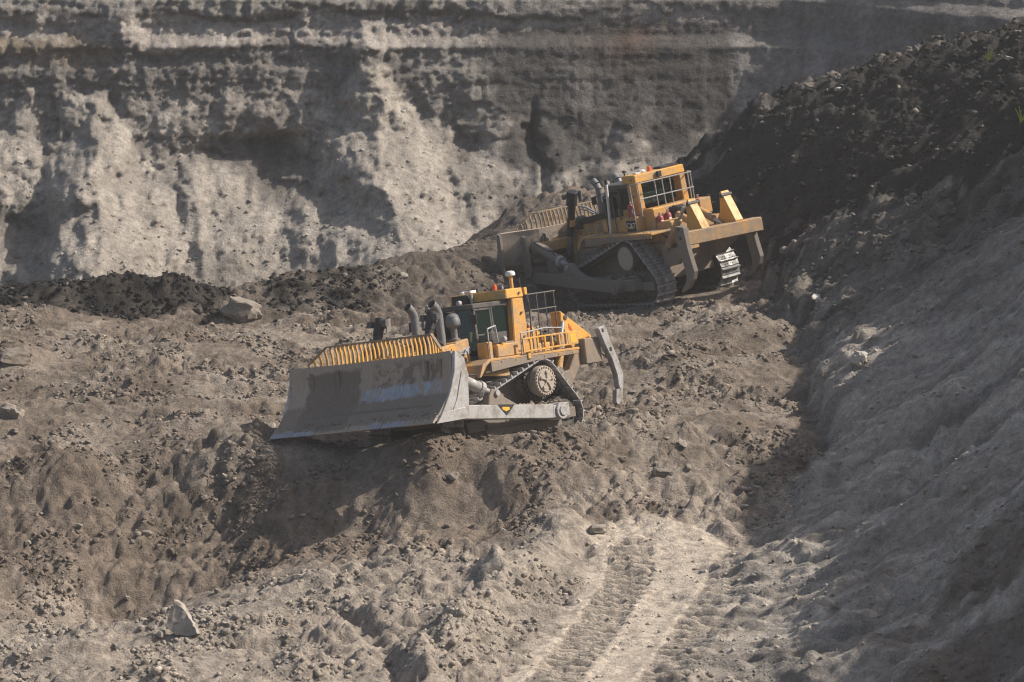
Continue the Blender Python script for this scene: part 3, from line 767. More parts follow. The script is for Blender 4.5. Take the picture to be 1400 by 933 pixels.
# ------------------------------------------------------------------ mesh builder for machines
class M:
    def __init__(s): s.v = []; s.f = []
    def hexa(s, p):            # 8 points: bottom ring 0-3, top ring 4-7
        b = len(s.v); s.v += [tuple(q) for q in p]
        for f in ((0, 3, 2, 1), (4, 5, 6, 7), (0, 1, 5, 4), (1, 2, 6, 5), (2, 3, 7, 6), (3, 0, 4, 7)): s.f.append(tuple(b + i for i in f))
        return s
    def box(s, x0, x1, y0, y1, z0, z1):
        return s.hexa([(x0, y0, z0), (x1, y0, z0), (x1, y1, z0), (x0, y1, z0), (x0, y0, z1), (x1, y0, z1), (x1, y1, z1), (x0, y1, z1)])
    def prism(s, prof, y0, y1):   # profile in x,z pushed along y
        b = len(s.v); n = len(prof)
        s.v += [(x, y0, z) for x, z in prof] + [(x, y1, z) for x, z in prof]
        s.f.append(tuple(b + i for i in range(n))); s.f.append(tuple(b + n + i for i in reversed(range(n))))
        for i in range(n): j = (i + 1) % n; s.f.append((b + i, b + n + i, b + n + j, b + j))
        return s
    def prism_z(s, prof, z0, z1):  # profile in x,y pushed along z
        b = len(s.v); n = len(prof)
        s.v += [(x, y, z0) for x, y in prof] + [(x, y, z1) for x, y in prof]
        s.f.append(tuple(b + i for i in range(n))); s.f.append(tuple(b + n + i for i in reversed(range(n))))
        for i in range(n): j = (i + 1) % n; s.f.append((b + i, b + n + i, b + n + j, b + j))
        return s
    def bar(s, p0, p1, w, h, up=(0, 0, 1)):   # rectangular bar between two points
        p0, p1 = Vector(p0), Vector(p1); d = (p1 - p0).normalized(); up = Vector(up)
        if abs(d.dot(up)) > .98: up = Vector((1, 0, 0))
        r = d.cross(up).normalized() * (w / 2); u = r.cross(d).normalized() * (h / 2)
        return s.hexa([p0 - r - u, p0 + r - u, p0 + r + u, p0 - r + u, p1 - r - u, p1 + r - u, p1 + r + u, p1 - r + u])
    def cyl(s, p0, p1, r0, r1=None, n=16, cap=True):
        r1 = r0 if r1 is None else r1
        p0, p1 = Vector(p0), Vector(p1); d = (p1 - p0).normalized()
        a = d.orthogonal().normalized(); c = d.cross(a); b = len(s.v)
        for p, r in ((p0, r0), (p1, r1)):
            for i in range(n):
                t = 2 * math.pi * i / n; s.v.append(tuple(p + a * (r * math.cos(t)) + c * (r * math.sin(t))))
        for i in range(n): j = (i + 1) % n; s.f.append((b + i, b + j, b + n + j, b + n + i))
        if cap: s.f.append(tuple(b + i for i in reversed(range(n)))); s.f.append(tuple(b + n + i for i in range(n)))
        return s
    def tube(s, pts, r, n=6):
        for a, c in zip(pts[:-1], pts[1:]): s.cyl(a, c, r, n=n)
        return s
    def lathe(s, prof, base, n=18):   # (radius, height) about z
        b = len(s.v)
        for r, h in prof:
            for i in range(n):
                t = 2 * math.pi * i / n; s.v.append((base[0] + r * math.cos(t), base[1] + r * math.sin(t), base[2] + h))
        for k in range(len(prof) - 1):
            for i in range(n): j = (i + 1) % n; s.f.append((b + k * n + i, b + k * n + j, b + (k + 1) * n + j, b + (k + 1) * n + i))
        s.f.append(tuple(b + i for i in reversed(range(n)))); s.f.append(tuple(b + (len(prof) - 1) * n + i for i in range(n)))
        return s
    def mesh(s, name, mat, smooth=False):
        me = bpy.data.meshes.new(name); me.from_pydata(s.v, [], s.f)
        bm = bmesh.new(); bm.from_mesh(me); bmesh.ops.recalc_face_normals(bm, faces=bm.faces); bm.to_mesh(me); bm.free()
        me.materials.append(MT[mat] if isinstance(mat, str) else mat)
        if smooth:
            me.polygons.foreach_set('use_smooth', np.ones(len(me.polygons), bool))
        return me
    def build(s, name, mat, parent, bevel=0.012, smooth=False, label=None):
        o = bpy.data.objects.new(name, s.mesh(name, mat, smooth)); COL.objects.link(o); o.parent = parent
        if bevel:
            m = o.modifiers.new('edge', 'BEVEL'); m.width = bevel; m.segments = 1; m.limit_method = 'ANGLE'; m.angle_limit = R(35)
        if smooth:
            try: o.data.set_sharp_from_angle(angle=R(40))
            except Exception: pass
        if label: o['label'] = label
        return o

def track_path(n):
    cir = [((2.0, 0.66), .60), ((-1.95, 0.66), .60), ((-1.08, 1.68), .59)]
    P = []
    for (cx, cz), r in cir:
        for k in range(180):
            t = 2 * math.pi * k / 180; P.append((cx + r * math.cos(t), cz + r * math.sin(t)))
    P = sorted(set(P))
    def half(pts):
        h = []
        for p in pts:
            while len(h) >= 2 and (h[-1][0] - h[-2][0]) * (p[1] - h[-2][1]) - (h[-1][1] - h[-2][1]) * (p[0] - h[-2][0]) <= 0: h.pop()
            h.append(p)
        return h
    H = half(P)[:-1] + half(P[::-1])[:-1]            # counter-clockwise in x,z
    H.append(H[0]); H = np.array(H)
    L = np.r_[0, np.cumsum(np.hypot(*np.diff(H, axis=0).T))]
    out = []
    for k in range(n):
        s = L[-1] * (k + .35) / n
        x, z = np.interp(s, L, H[:, 0]), np.interp(s, L, H[:, 1])
        x2, z2 = np.interp((s + .13) % L[-1], L, H[:, 0]), np.interp((s + .13) % L[-1], L, H[:, 1])
        x1, z1 = np.interp((s - .13) % L[-1], L, H[:, 0]), np.interp((s - .13) % L[-1], L, H[:, 1])
        t = Vector((x2 - x1, 0, z2 - z1)).normalized()
        out.append((x, z, t))
    return out, L[-1] / n

def text_mesh(body, size, mat):
    cu = bpy.data.curves.new('lettering', 'FONT'); cu.body = body; cu.size = size; cu.extrude = 0.004
    cu.align_x = 'CENTER'; cu.align_y = 'CENTER'
    o = bpy.data.objects.new('lettering_source', cu); COL.objects.link(o)
    dg = bpy.context.evaluated_depsgraph_get()
    me = bpy.data.meshes.new_from_object(o.evaluated_get(dg)); bpy.data.objects.remove(o)
    me.materials.clear(); me.materials.append(MT[mat]); me.name = 'lettering'
    return me

NSHOE = 46
SHOE_PATH, PITCH_T = track_path(NSHOE)
_s = M(); _s.box(-PITCH_T / 2 + .008, PITCH_T / 2 - .008, -.40, .40, 0, .035)
_s.hexa([(-.11, -.40, .03), (-.05, -.40, .03), (-.05, .40, .03), (-.11, .40, .03), (-.095, -.40, .125), (-.065, -.40, .125), (-.065, .40, .125), (-.095, .40, .125)])
for _y in (-.16, -.06, .06, .16): _s.cyl((.045, _y, .03), (.045, _y, .055), .022, n=6)
SHOE_MESH = _s.mesh('track_shoe', 'shoe')

def bulldozer(cfg):
    far = cfg['far']
    root = bpy.data.objects.new('bulldozer', None); COL.objects.link(root)
    Rm, T = (FAR_R, FAR_T) if far else (NEAR_R, NEAR_T)
    q, _ = np.linalg.qr(Rm); q = q * np.sign(np.diag(q.T @ Rm))
    root.matrix_world = Matrix.Translation(Vector(T)) @ Matrix(q.tolist()).to_4x4()
    root.empty_display_size = 0.5
    root['label'] = cfg['label']; root['category'] = 'bulldozer'; root['group'] = 'bulldozers at work in the pit'
    # ---------------------------------------------------------------- undercarriage, both sides
    for s in (1, -1):
        yc = 1.43 * s
        chain = M()
        for k in range(NSHOE):
            x, z, t = SHOE_PATH[k]; x2, z2, t2 = SHOE_PATH[(k + 1) % NSHOE]
            for dy in (-.14, .14):
                a = Vector((x, yc + dy, z)); b = Vector((x2, yc + dy, z2)); nrm = Vector((t.z, 0, -t.x))
                chain.bar(a - nrm * .07, b - nrm * .07, .07, .12, up=nrm)
        track = chain.build('track', 'track', root, bevel=0)
        for x, z, t in SHOE_PATH:
            o = bpy.data.objects.new('track_shoe', SHOE_MESH); COL.objects.link(o); o.parent = track
            nrm = Vector((t.z, 0, -t.x)); yv = nrm.cross(t)
            mt = Matrix((t, yv, nrm)).transposed().to_4x4(); mt.translation = Vector((x, yc, z))
            o.matrix_local = mt
        fr = M()
        fr.prism([(-1.75, .36), (1.75, .36), (1.8, .62), (1.4, .92), (-.4, .98), (-1.6, .92), (-1.8, .62)], yc - .2, yc + .2)
        fr.box(-1.5, 1.5, yc - .30, yc + .30, .42, .66)
        frame = fr.build('track_frame', 'shaded_dusty' if far else 'dusty', root)
        outer = M().prism([(-1.62, .26), (1.62, .26), (1.62, .52), (-1.62, .52)], yc + s * .31, yc + s * .36)
        outer.build('roller_guard', 'shaded_dusty' if far else 'dusty', frame)
        for xx in np.linspace(-1.35, 1.4, 7):
            rl = M().cyl((xx, yc - .28, .27), (xx, yc + .28, .27), .15, n=14)
            rl.cyl((xx, yc + s * .28, .27), (xx, yc + s * .385, .27), .085, n=10).build('roller', 'track', frame, .01)
        for cx in (2.0, -1.95):
            idl = M().cyl((cx, yc - .13, .66), (cx, yc + .13, .66), .50, n=28)
            idl.cyl((cx, yc - .25, .66), (cx, yc + .25, .66), .40, n=24).cyl((cx, yc + s * .25, .66), (cx, yc + s * .33, .66), .2, n=14)
            idl.build('idler_wheel', 'track', frame, .01)
            M().box(cx - .35, cx + .35, yc + s * .26, yc + s * .34, .5, .8).build('idler_bracket', 'dusty', frame)
        sp = M()
        for k in range(25):
            t = 2 * math.pi * k / 25
            sp.box(-.05, .05, yc - .06, yc + .06, .44, .56)
            for i in range(-8, 0):
                x, y, z = sp.v[i]; sp.v[i] = (-1.08 + x * math.cos(t) - z * math.sin(t), y, 1.66 + x * math.sin(t) + z * math.cos(t))
        sp.cyl((-1.08, yc - .055, 1.66), (-1.08, yc + .055, 1.66), .46, n=32)
        spo = sp.build('sprocket', 'track', root, .008)
        dr = M().cyl((-1.08, .8 * s, 1.66), (-1.08, 1.60 * s, 1.66), .40, n=28).cyl((-1.08, 1.60 * s, 1.66), (-1.08, 1.84 * s, 1.66), .455, .435, n=36)
        drive = dr.build('final_drive', 'shaded_dusty' if far else 'hub', root, .02)
        cv = M().cyl((-1.08, 1.84 * s, 1.66), (-1.08, 1.875 * s, 1.66), .33 if not far else .41, n=32)
        if not far:
            for k in range(5):
                t = 2 * math.pi * k / 5 + .4
                a = Vector((-1.08 + .07 * math.cos(t), 1.89 * s, 1.66 + .07 * math.sin(t))); b = Vector((-1.08 + .25 * math.cos(t), 1.89 * s, 1.66 + .25 * math.sin(t)))
                cv.bar(a, b, .05, .05, up=(0, 1, 0)).cyl((b.x, 1.86 * s, b.z), (b.x, 1.925 * s, b.z), .055, n=10)
            cv.cyl((-1.08, 1.87 * s, 1.66), (-1.08, 1.93 * s, 1.66), .075, n=12)
        cv.build('hub_cover', 'hub', drive, .012)
        for k in range(24):
            t = 2 * math.pi * k / 24; r = .395 if not far else .43
            M().cyl((-1.08 + r * math.cos(t), 1.83 * s, 1.66 + r * math.sin(t)), (-1.08 + r * math.cos(t), 1.872 * s, 1.66 + r * math.sin(t)), .026, n=6).build('bolt', 'dusty' if far else 'hub', drive, 0)
        # trunnion and the block behind it
        M().box(-1.62, -.62, 1.72 * s, 2.16 * s, .55, .97).build('trunnion_block', 'worn' if not far else 'dusty', root, .025)
        # push arm
        a = Vector((-.62, 2.25 * s, .77)); b = Vector((4.05, 2.25 * s, 1.22))
        arm = M().bar(a, b, .36, .40).build('push_arm', cfg['arm'], root, .02)
        M().cyl((-.92, 2.02 * s, .76), (-.92, 2.50 * s, .76), .25, n=24).cyl((-.92, 2.50 * s, .76), (-.92, 2.54 * s, .76), .15, n=18).bar((-.95, 2.25 * s, .74), (-.55, 2.25 * s, .78), .36, .36).build('trunnion_cap', cfg['arm'], arm, .015)
        M().prism([(2.05, 1.22), (.8, 1.10), (1.35, 1.38), (1.55, 1.62), (1.85, 1.66), (2.0, 1.45)], 2.12 * s, 2.38 * s).build('cylinder_bracket', 'yellow_dirty' if not far else 'dusty', arm, .02)
        M().cyl((1.68, 2.05 * s, 1.52), (1.68, 2.45 * s, 1.52), .085, n=14).build('pin', 'worn', arm, .008)
        M().prism([(2.75, 1.28), (3.35, 1.34), (3.3, 1.85), (2.95, 1.95), (2.75, 1.8)], 2.0 * s, 2.06 * s).build('arm_plate', cfg['arm'], arm, .01)
        c0, c1 = Vector((1.68, 2.25 * s, 1.52)), Vector((3.85, 2.25 * s, 2.42))
        d = c1 - c0
        br = M().cyl(c0 + d * .22, c0 + d * .92, .165, n=18).build('tilt_cylinder', cfg['arm'], root, .015, True)
        M().cyl(c0, c0 + d * .24, .085, n=14).build('cylinder_rod', 'worn', br, 0, True)
        M().bar(c0 + d * .45 + Vector((0, 0, .20)), c0 + d * .85 + Vector((0, 0, .20)), .20, .05).build('hose_guard', 'worn' if not far else 'dusty', br, .01)
        M().cyl(c0 + d * .20, c0 + d * .27, .20, n=16).build('gland', 'worn', br, .01)
        hose = [c0 + d * .30 + Vector((0, .1 * s, .17)), c0 + d * .36 + Vector((0, .12 * s, .28)), c0 + d * .46 + Vector((0, .10 * s, .22))]
        M().tube(hose, .025).build('hose', 'black', br, 0)
        # blade lift cylinder beside the radiator
        l0, l1 = Vector((3.30, 1.03 * s, 1.75)), Vector((2.46, 1.03 * s, 4.02))
        dd = l1 - l0
        lc = M().cyl(l0 + dd * .30, l0 + dd * .80, .135, n=16).cyl(l0 + dd * .78, l1, .20 if far else .15, n=16).build('lift_cylinder', 'black', root, .015, True)
        M().cyl(l0, l0 + dd * .34, .075, n=12).build('cylinder_rod', 'steelgrey', lc, 0, True)
        M().box(2.70, 2.98, .80 * s, 1.14 * s, 2.75, 3.0).build('trunnion_yoke', 'yellow' if far else 'dark', lc, .02)
        for sy, lx in ((.26, 2.5), (-.26, 2.45)):
            lamp = M().hexa([(lx + .05, (1.03 + sy) * s - .09, 3.78), (lx + .19, (1.03 + sy) * s - .09, 3.78), (lx + .19, (1.03 + sy) * s + .09, 3.78), (lx + .05, (1.03 + sy) * s + .09, 3.78),
                             (lx + .03, (1.03 + sy) * s - .09, 3.95), (lx + .17, (1.03 + sy) * s - .09, 3.97), (lx + .17, (1.03 + sy) * s + .09, 3.97), (lx + .03, (1.03 + sy) * s + .09, 3.95)])
            lamp.box(lx - .02, lx + .06, (1.03 + sy * .6) * s - .05, (1.03 + sy * .6) * s + .05, 3.72, 3.80)
            lo = lamp.build('work_light', 'dark', lc, .012)
        M().prism([(2.42, 3.62), (2.62, 3.58), (2.52, 3.98), (2.38, 4.0)], (1.03 - .34) * s, (1.03 - .30) * s).build('lamp_shield', 'steelgrey', lc, .008)
        M().tube([(2.5, .85 * s, 3.45), (2.25, .72 * s, 3.38), (1.95, .62 * s, 3.2), (1.7, .6 * s, 3.05)], .035).tube([(2.5, .8 * s, 3.35), (2.3, .66 * s, 3.25), (2.0, .56 * s, 3.1)], .03).build('hose', 'rail' if far else 'black', lc, 0)
    # ---------------------------------------------------------------- hull
    M().prism([(-2.3, .75), (2.5, .75), (2.9, 1.1), (2.9, 1.9), (-2.3, 2.05)], -.98, .98).build('main_frame', 'yellow_dirty', root, .03)
    hood = M().prism([(.82, 1.9), (3.05, 1.9), (3.05, 2.82), (.82, 3.16)], -.80, .80).build('hood', 'yellow', root, .04)
    M().hexa([(3.05, -.95, 1.2), (3.32, -.9, 1.2), (3.32, .9, 1.2), (3.05, .95, 1.2), (3.05, -.88, 2.9), (3.26, -.84, 2.86), (3.26, .84, 2.86), (3.05, .88, 2.9)]).build('radiator_guard', 'yellow', root, .03)
    for k in range(8): M().box(3.315, 3.36, -.78, .78, 1.35 + k * .19, 1.45 + k * .19).build('grille_bar', 'dark', hood, .006)
    for s in (1, -1):
        for x0, x1 in ((1.0, 1.62), (1.70, 2.3), (2.38, 2.96)):
            dz = lambda x: 3.16 - (x - .82) / 2.23 * .34
            M().prism([(x0, 2.05), (x1, 2.05), (x1, dz(x1) - .12), (x0, dz(x0) - .12)], .80 * s, .825 * s).build('engine_door', 'yellow', hood, .01)
            for kk in range(4): M().hexa([(x0 + .10, .824 * s, 2.52 + kk * .09), (x1 - .10, .824 * s, 2.52 + kk * .09), (x1 - .10, .852 * s, 2.50 + kk * .09), (x0 + .10, .852 * s, 2.50 + kk * .09), (x0 + .10, .824 * s, 2.56 + kk * .09), (x1 - .10, .824 * s, 2.56 + kk * .09), (x1 - .10, .83 * s, 2.56 + kk * .09), (x0 + .10, .83 * s, 2.56 + kk * .09)]).build('louvre', 'yellow_dirty', hood, 0)
            M().box((x0 + x1) / 2 - .06, (x0 + x1) / 2 + .06, .825 * s, .86 * s, 2.42, 2.46).build('latch', 'dark', hood, 0)
    if far:
        M().prism([(.9, 2.98), (2.55, 2.78), (2.55, 2.98), (.9, 3.2)], .52, .96).build('heat_shield', 'black', hood, .03)
        M().cyl((2.45, .72, 2.86), (2.85, .72, 2.80), .25, n=22).build('canister', 'dark', hood, .03, True)
    else:
        M().prism([(.86, 2.72), (1.36, 2.66), (1.36, 2.84), (.86, 2.92)], .826, .838).build('number_plate', 'plate', hood, .002)
        M().tube([(1.1, .86, 2.4), (1.1, .93, 2.5), (1.1, .93, 2.75), (1.1, .86, 2.85)], .02).build('grab_handle', 'rail', hood, 0)
    for s in (1, -1):
        p = [(1.62, .48 * s, 3.0), (1.62, .48 * s, 3.95), (1.70, .48 * s, 4.12), (1.86, .48 * s, 4.26)]
        st = M().cyl(p[0], p[1], .125, n=18).cyl(p[1], p[2], .125, n=18).cyl(p[2], p[3], .125, .13, n=18, cap=False).build('exhaust_stack', 'steelgrey', root, 0, True)
        M().cyl((1.72, .48 * s, 4.14), (1.80, .48 * s, 4.205), .11, n=16).build('bore', 'black', st, 0)
        M().lathe([(.15, 0), (.15, .06), (.10, .08), (.095, .34), (.10, .36), (.20, .42), (.215, .46), (.215, .60), (.19, .66), (.19, .70), (.12, .78), (.03, .80)], (1.06, .48 * s, 3.12)).build('air_precleaner', 'steelgrey', root, 0, True)
    # ---------------------------------------------------------------- operator's platform
    for s in (1, -1):
        fd = M().prism([(1.35, 2.30), (1.15, 2.42), (-2.75, 2.42), (-2.75, 2.5), (1.2, 2.5), (1.5, 2.36), (1.7, 2.0), (1.62, 2.0)], .9 * s, 1.84 * s).build('fender', 'yellow', root, .015)
        M().prism([(1.15, 2.12), (-.9, 2.28), (-2.7, 2.32), (-2.7, 2.42), (1.15, 2.42)], 1.79 * s, 1.84 * s).build('fender_skirt', 'yellow_dirty', fd, .01)
        if far:
            M().box(-1.42, -.05, .92 * s, 1.34 * s, 2.5, 3.02).build('side_tank', 'yellow', root, .03)
            M().box(.05, .75, .85 * s, 1.25 * s, 2.5, 2.95).build('battery_box', 'yellow', root, .03)
            M().prism([(.82, 2.0), (-.6, 2.02), (-.75, 2.42), (.82, 2.42)], 1.20 * s, 1.24 * s).build('side_panel', 'yellow', root, .01)
        else:
            M().box(-.25, .66, 1.02 * s, 1.70 * s, 2.5, 2.88).build('battery_box', 'yellow', root, .03)
            M().box(.70, .98, 1.2 * s, 1.58 * s, 2.42, 2.98).build('step_box', 'yellow', root, .03)
            M().prism([(1.66, 2.08), (.2, 1.92), (.2, 2.42), (1.2, 2.42)], 1.55 * s, 1.66 * s).build('side_panel', 'yellow', root, .02)
    if not far:
        for s in (1, -1):
            rl = M().bar((-.2, 1.9 * s, 2.57), (-2.62, 1.9 * s, 2.62), .05, .05).bar((-.2, 1.9 * s, 2.94), (-2.62, 1.9 * s, 2.97), .05, .05).build('fender_guard', 'yellow_clean', root, .008)
            for k in range(7):
                x = -.24 - k * .315
                M().bar((x, 1.9 * s, 2.57 - (x + .2) * .02), (x, 1.9 * s, 2.945 - (x + .2) * .012), .06, .05, up=(0, 1, 0)).build('guard_rung', 'yellow_clean', rl, .006)
            M().box(-2.64, -2.16, 1.78 * s, 1.93 * s, 2.60, 2.98).build('reflector_box', 'yellow_clean', rl, .02)
            M().box(-.55, -.42, 1.80 * s, 1.88 * s, 2.35, 2.58).build('guard_bracket', 'yellow_clean', rl, .01)
            M().box(-2.55, -2.28, 1.93 * s, 1.936 * s, 2.66, 2.92).build('reflector', 'logo_yellow', rl, .0)
            # handrails along the platform edge
            M().tube([(.9, 1.62 * s, 2.5), (.9, 1.62 * s, 3.35), (.55, 1.62 * s, 3.42), (.5, 1.62 * s, 2.9)], .025).build('grab_rail', 'rail', root, 0)
            M().tube([(-.3, 1.75 * s, 2.5), (-.35, 1.75 * s, 3.1), (-1.4, 1.75 * s, 3.18), (-2.2, 1.75 * s, 3.12)], .022).build('grab_rail', 'rail', root, 0)
            M().cyl((.42, 1.25 * s, 3.0), (.42, 1.25 * s, 3.26), .14, n=16).cyl((.42, 1.25 * s, 2.86), (.42, 1.25 * s, 3.0), .06, n=10).build('air_filter', 'dark', root, .02)
            M().cyl((.3, 1.72 * s, 2.98), (.42, 1.72 * s, 3.02), .09, n=14).build('work_light', 'rail', root, .015)
            M().box(-.2, .55, 1.1 * s, 1.62 * s, 2.86, 2.93).build('tool_tray', 'yellow_dirty', root, .01)
    # cab
    cz0, cz1 = 2.48, 4.10
    foot = [(.92, -.52), (.92, .52), (.62, .92), (-1.0, .92), (-1.0, -.92), (.62, -.92)]
    cab = M().prism_z([(x * .985, y * .985) for x, y in foot], cz0, cz0 + .14).build('cab', 'dark', root, .02)
    M().prism_z([(x * 1.03 + .03, y * 1.03) for x, y in foot], cz1 - .13, cz1 + .02).build('cab_roof', 'dark', cab, .02)
    for (x, y) in foot:
        M().bar((x, y, cz0 + .1), (x * .97, y * .97, cz1 - .12), .085, .085).build('cab_post', 'dark', cab, .012)
    for s in (1, -1):
        M().bar((-.12, .92 * s, cz0 + .1), (-.12, .90 * s, cz1 - .12), .10, .07).build('cab_post', 'dark', cab, .012)
    def pane(p, nm='window', par=cab, th=.012):
        n = (Vector(p[1]) - Vector(p[0])).cross(Vector(p[3]) - Vector(p[0])).normalized() * th
        return M().hexa([Vector(q) - n for q in p] + [Vector(q) + n for q in p]).build(nm, 'glass', par, 0)
    zt, zb = cz1 - .15, cz0 + .75
    pane([(.915, -.48, zb), (.915, .48, zb), (.89, .48, zt), (.89, -.48, zt)])
    for s in (1, -1):
        pane([(.90, .56 * s, zb - .45), (.66, .88 * s, zb - .45), (.64, .86 * s, zt), (.88, .54 * s, zt)])
        pane([(-.18, .915 * s, zb), (-.95, .915 * s, zb), (-.95, .89 * s, zt), (-.18, .89 * s, zt)])
        M().box(-.98, -.16, .88 * s, .93 * s, cz0 + .1, zb).build('lower_panel', 'dark' if not far else 'yellow', cab, .01)
        # door: frame, glass, handle
        df = M()
        for (a, b) in (((.60, .935 * s, cz0 + .14), (.60, .91 * s, zt)), ((-.06, .935 * s, cz0 + .14), (-.06, .91 * s, zt)), ((.63, .935 * s, cz0 + .16), (-.09, .935 * s, cz0 + .16)), ((.63, .91 * s, zt - .02), (-.09, .91 * s, zt - .02)), ((.60, .92 * s, 3.2), (-.06, .92 * s, 3.2))):
            df.bar(a, b, .07, .05, up=(0, 1, 0) if abs(a[0] - b[0]) < .1 else (0, 0, 1))
        M_door = df.build('cab_door', 'dark', root, .008)
        pane([(.56, .93 * s, 3.24), (-.03, .93 * s, 3.24), (-.03, .91 * s, zt - .05), (.56, .91 * s, zt - .05)], 'door_window', M_door)
        M().box(-.03, .56, .90 * s, .94 * s, cz0 + .18, 3.18).build('door_panel', 'glass' if not far else 'dark', M_door, .008)
        M().bar((.02, .98 * s, 3.0), (.02, .98 * s, 3.3), .03, .03).build('door_handle', 'rail', M_door, .005)
    pane([(-1.01, .86, 3.32), (-1.01, -.86, 3.32), (-1.01, -.86, zt), (-1.01, .86, zt)])
    M().box(.62, .90, -.5, .5, cz0 + .1, zb).build('lower_panel', 'dark', cab, .01)
    M().box(-.55, .0, -.28, .28, cz0 + .14, cz0 + .55).hexa([(-.55, -.28, cz0 + .5), (-.42, -.28, cz0 + .5), (-.42, .28, cz0 + .5), (-.55, .28, cz0 + .5), (-.72, -.25, cz0 + 1.2), (-.60, -.25, cz0 + 1.2), (-.60, .25, cz0 + 1.2), (-.72, .25, cz0 + 1.2)]).build('operator_seat', 'seat', cab, .03)
    M().box(-.45, .15, .32, .45, cz0 + .14, cz0 + .75).box(-.45, .15, -.45, -.32, cz0 + .14, cz0 + .75).box(.3, .55, -.4, .4, cz0 + .14, cz0 + .85).build('console', 'seat', cab, .03)
    M().bar((.935, -.1, zb + .05), (.915, .12, zt - .12), .02, .03).build('wiper', 'black', cab, 0)
    for s in (1, -1):
        M().tube([(.75, .93 * s, 3.85), (.98, 1.22 * s, 3.80)], .018).build('mirror_arm', 'dark', cab, 0)
        M().box(.95, 1.0, 1.14 * s, 1.34 * s, 3.52, 3.80).build('mirror', 'black', cab, .01)
        M().cyl((.80, .62 * s, 4.18), (.92, .62 * s, 4.17), .075, n=14).build('cab_light', 'rail', cab, .01)
        M().tube([(2.6, .55 * s, 2.95), (2.95, .62 * s, 3.05), (3.2, .75 * s, 2.8), (3.35, .8 * s, 2.3)], .03).build('hose', 'black', hood, 0)
        for kk in range(3): M().box(1.18 - kk * .02, 1.42 - kk * .02, 1.66 * s, 1.80 * s, 1.55 + kk * .28, 1.59 + kk * .28).build('step', 'dark', root, .005)
        for kk in range(6): M().cyl((-2.4 + kk * .62, 1.84 * s, 2.37), (-2.4 + kk * .62, 1.855 * s, 2.37), .025, n=6).build('bolt', 'dusty', root, 0)
    # rollover frame behind and over the cab
    rops = M().box(-1.36, -.90, -.86, .86, 4.12, 4.20).build('rollover_frame', 'yellow', root, .02)
    for s in (1, -1):
        M().hexa([(-.72, .84 * s, 2.5), (-1.42, .84 * s, 2.5), (-1.42, 1.12 * s, 2.5), (-.72, 1.12 * s, 2.5), (-.88, .84 * s, 4.14), (-1.38, .84 * s, 4.14), (-1.38, 1.1 * s, 4.14), (-.88, 1.1 * s, 4.14)]).build('rollover_post', 'yellow', rops, .03)
    M().hexa([(-.62, -1.12, 4.14), (-1.40, -1.12, 4.14), (-1.40, 1.12, 4.14), (-.62, 1.12, 4.14), (-.66, -1.1, 4.43), (-1.38, -1.1, 4.43), (-1.38, 1.1, 4.43), (-.66, 1.1, 4.43)]).build('roof_beam', 'yellow_clean', rops, .03)
    for s in (1, -1):
        for zz in (3.0, 3.7, 4.28): M().cyl((-1.2, 1.11 * s, zz), (-1.2, 1.16 * s, zz), .035, n=8).build('bolt', 'dusty', rops, 0)
    # things on the roof
    if not far:
        M().box(-.62, -.46, -.88, -.28, 4.15, 4.40).build('roof_vent', 'black', rops, .01)
        M().cyl((-.56, -.18, 4.12), (-.56, -.18, 4.42), .05, n=10).build('roof_light', 'rail', rops, .01)
        M().box(-1.2, -.85, -.72, -.46, 4.43, 4.52).build('antenna_box', 'white', rops, .02)
        M().lathe([(.09, 0), (.09, .05), (.05, .09)], (-1.0, -.9, 4.43)).build('antenna', 'white', rops, 0, True)
        M().cyl((-1.0, -.3, 4.43), (-1.0, -.3, 4.56), .05, n=10).build('horn', 'dark', rops, .01)
        M().cyl((-1.0, .38, 4.43), (-1.0, .38, 4.60), .075, .06, n=14).build('beacon', 'orange', rops, .015, True)
        M().lathe([(.08, 0), (.09, .06), (.06, .13)], (-1.0, .62, 4.43)).build('antenna', 'steelgrey', rops, 0, True)
        ms = M().cyl((-1.1, .96, 4.43), (-1.1, .96, 4.80), .055, n=12).build('antenna_mast', 'yellow_clean', rops, .008, True)
        M().lathe([(.06, -.02), (.14, 0), (.15, .06), (.12, .12), (.05, .145)], (-1.1, .96, 4.80)).build('antenna_dome', 'white', ms, 0, True)
        M().box(-1.52, -1.40, .8, 1.16, 4.2, 4.42).build('light_bracket', 'yellow_clean', rops, .01)
        M().tube([(-1.42, 1.13, 4.30), (-1.50, 1.2, 3.9), (-1.46, 1.2, 3.4), (-1.40, 1.18, 2.9)], .018).build('cable', 'black', rops, 0)
        M().tube([(-1.28, 1.13, 4.43), (-1.28, 1.13, 4.72)], .01).build('whip_antenna', 'dark', rops, 0)
    else:
        M().lathe([(.14, 0), (.15, .05), (.10, .10)], (-.95, .42, 4.43)).box(-1.05, -.85, .45, .75, 4.43, 4.47).build('antenna', 'white', rops, 0, True)
        M().cyl((-1.05, .15, 4.43), (-1.05, .15, 4.60), .085, .07, n=14).build('beacon', 'orange', rops, .015, True)
        M().box(-1.5, -1.40, -.02, .16, 4.20, 4.40).build('work_light', 'black', rops, .015)
        M().box(-1.25, -.8, -1.0, -.2, 4.43, 4.50).build('roof_vent', 'black', rops, .02)
        M().cyl((-.7, .98, 4.43), (-.7, .98, 4.58), .03, n=8).box(-.76, -.64, .93, 1.03, 4.53, 4.61).build('camera_pod', 'black', rops, .01)
        M().cyl((.05, 1.45, 2.5), (-.05, 1.35, 4.22), .05, n=12).build('light_mast', 'white', root, 0, True)
        M().cyl((-.05, 1.35, 4.22), (-.05, 1.35, 4.40), .06, n=10).build('camera_pod', 'black', root, .01)
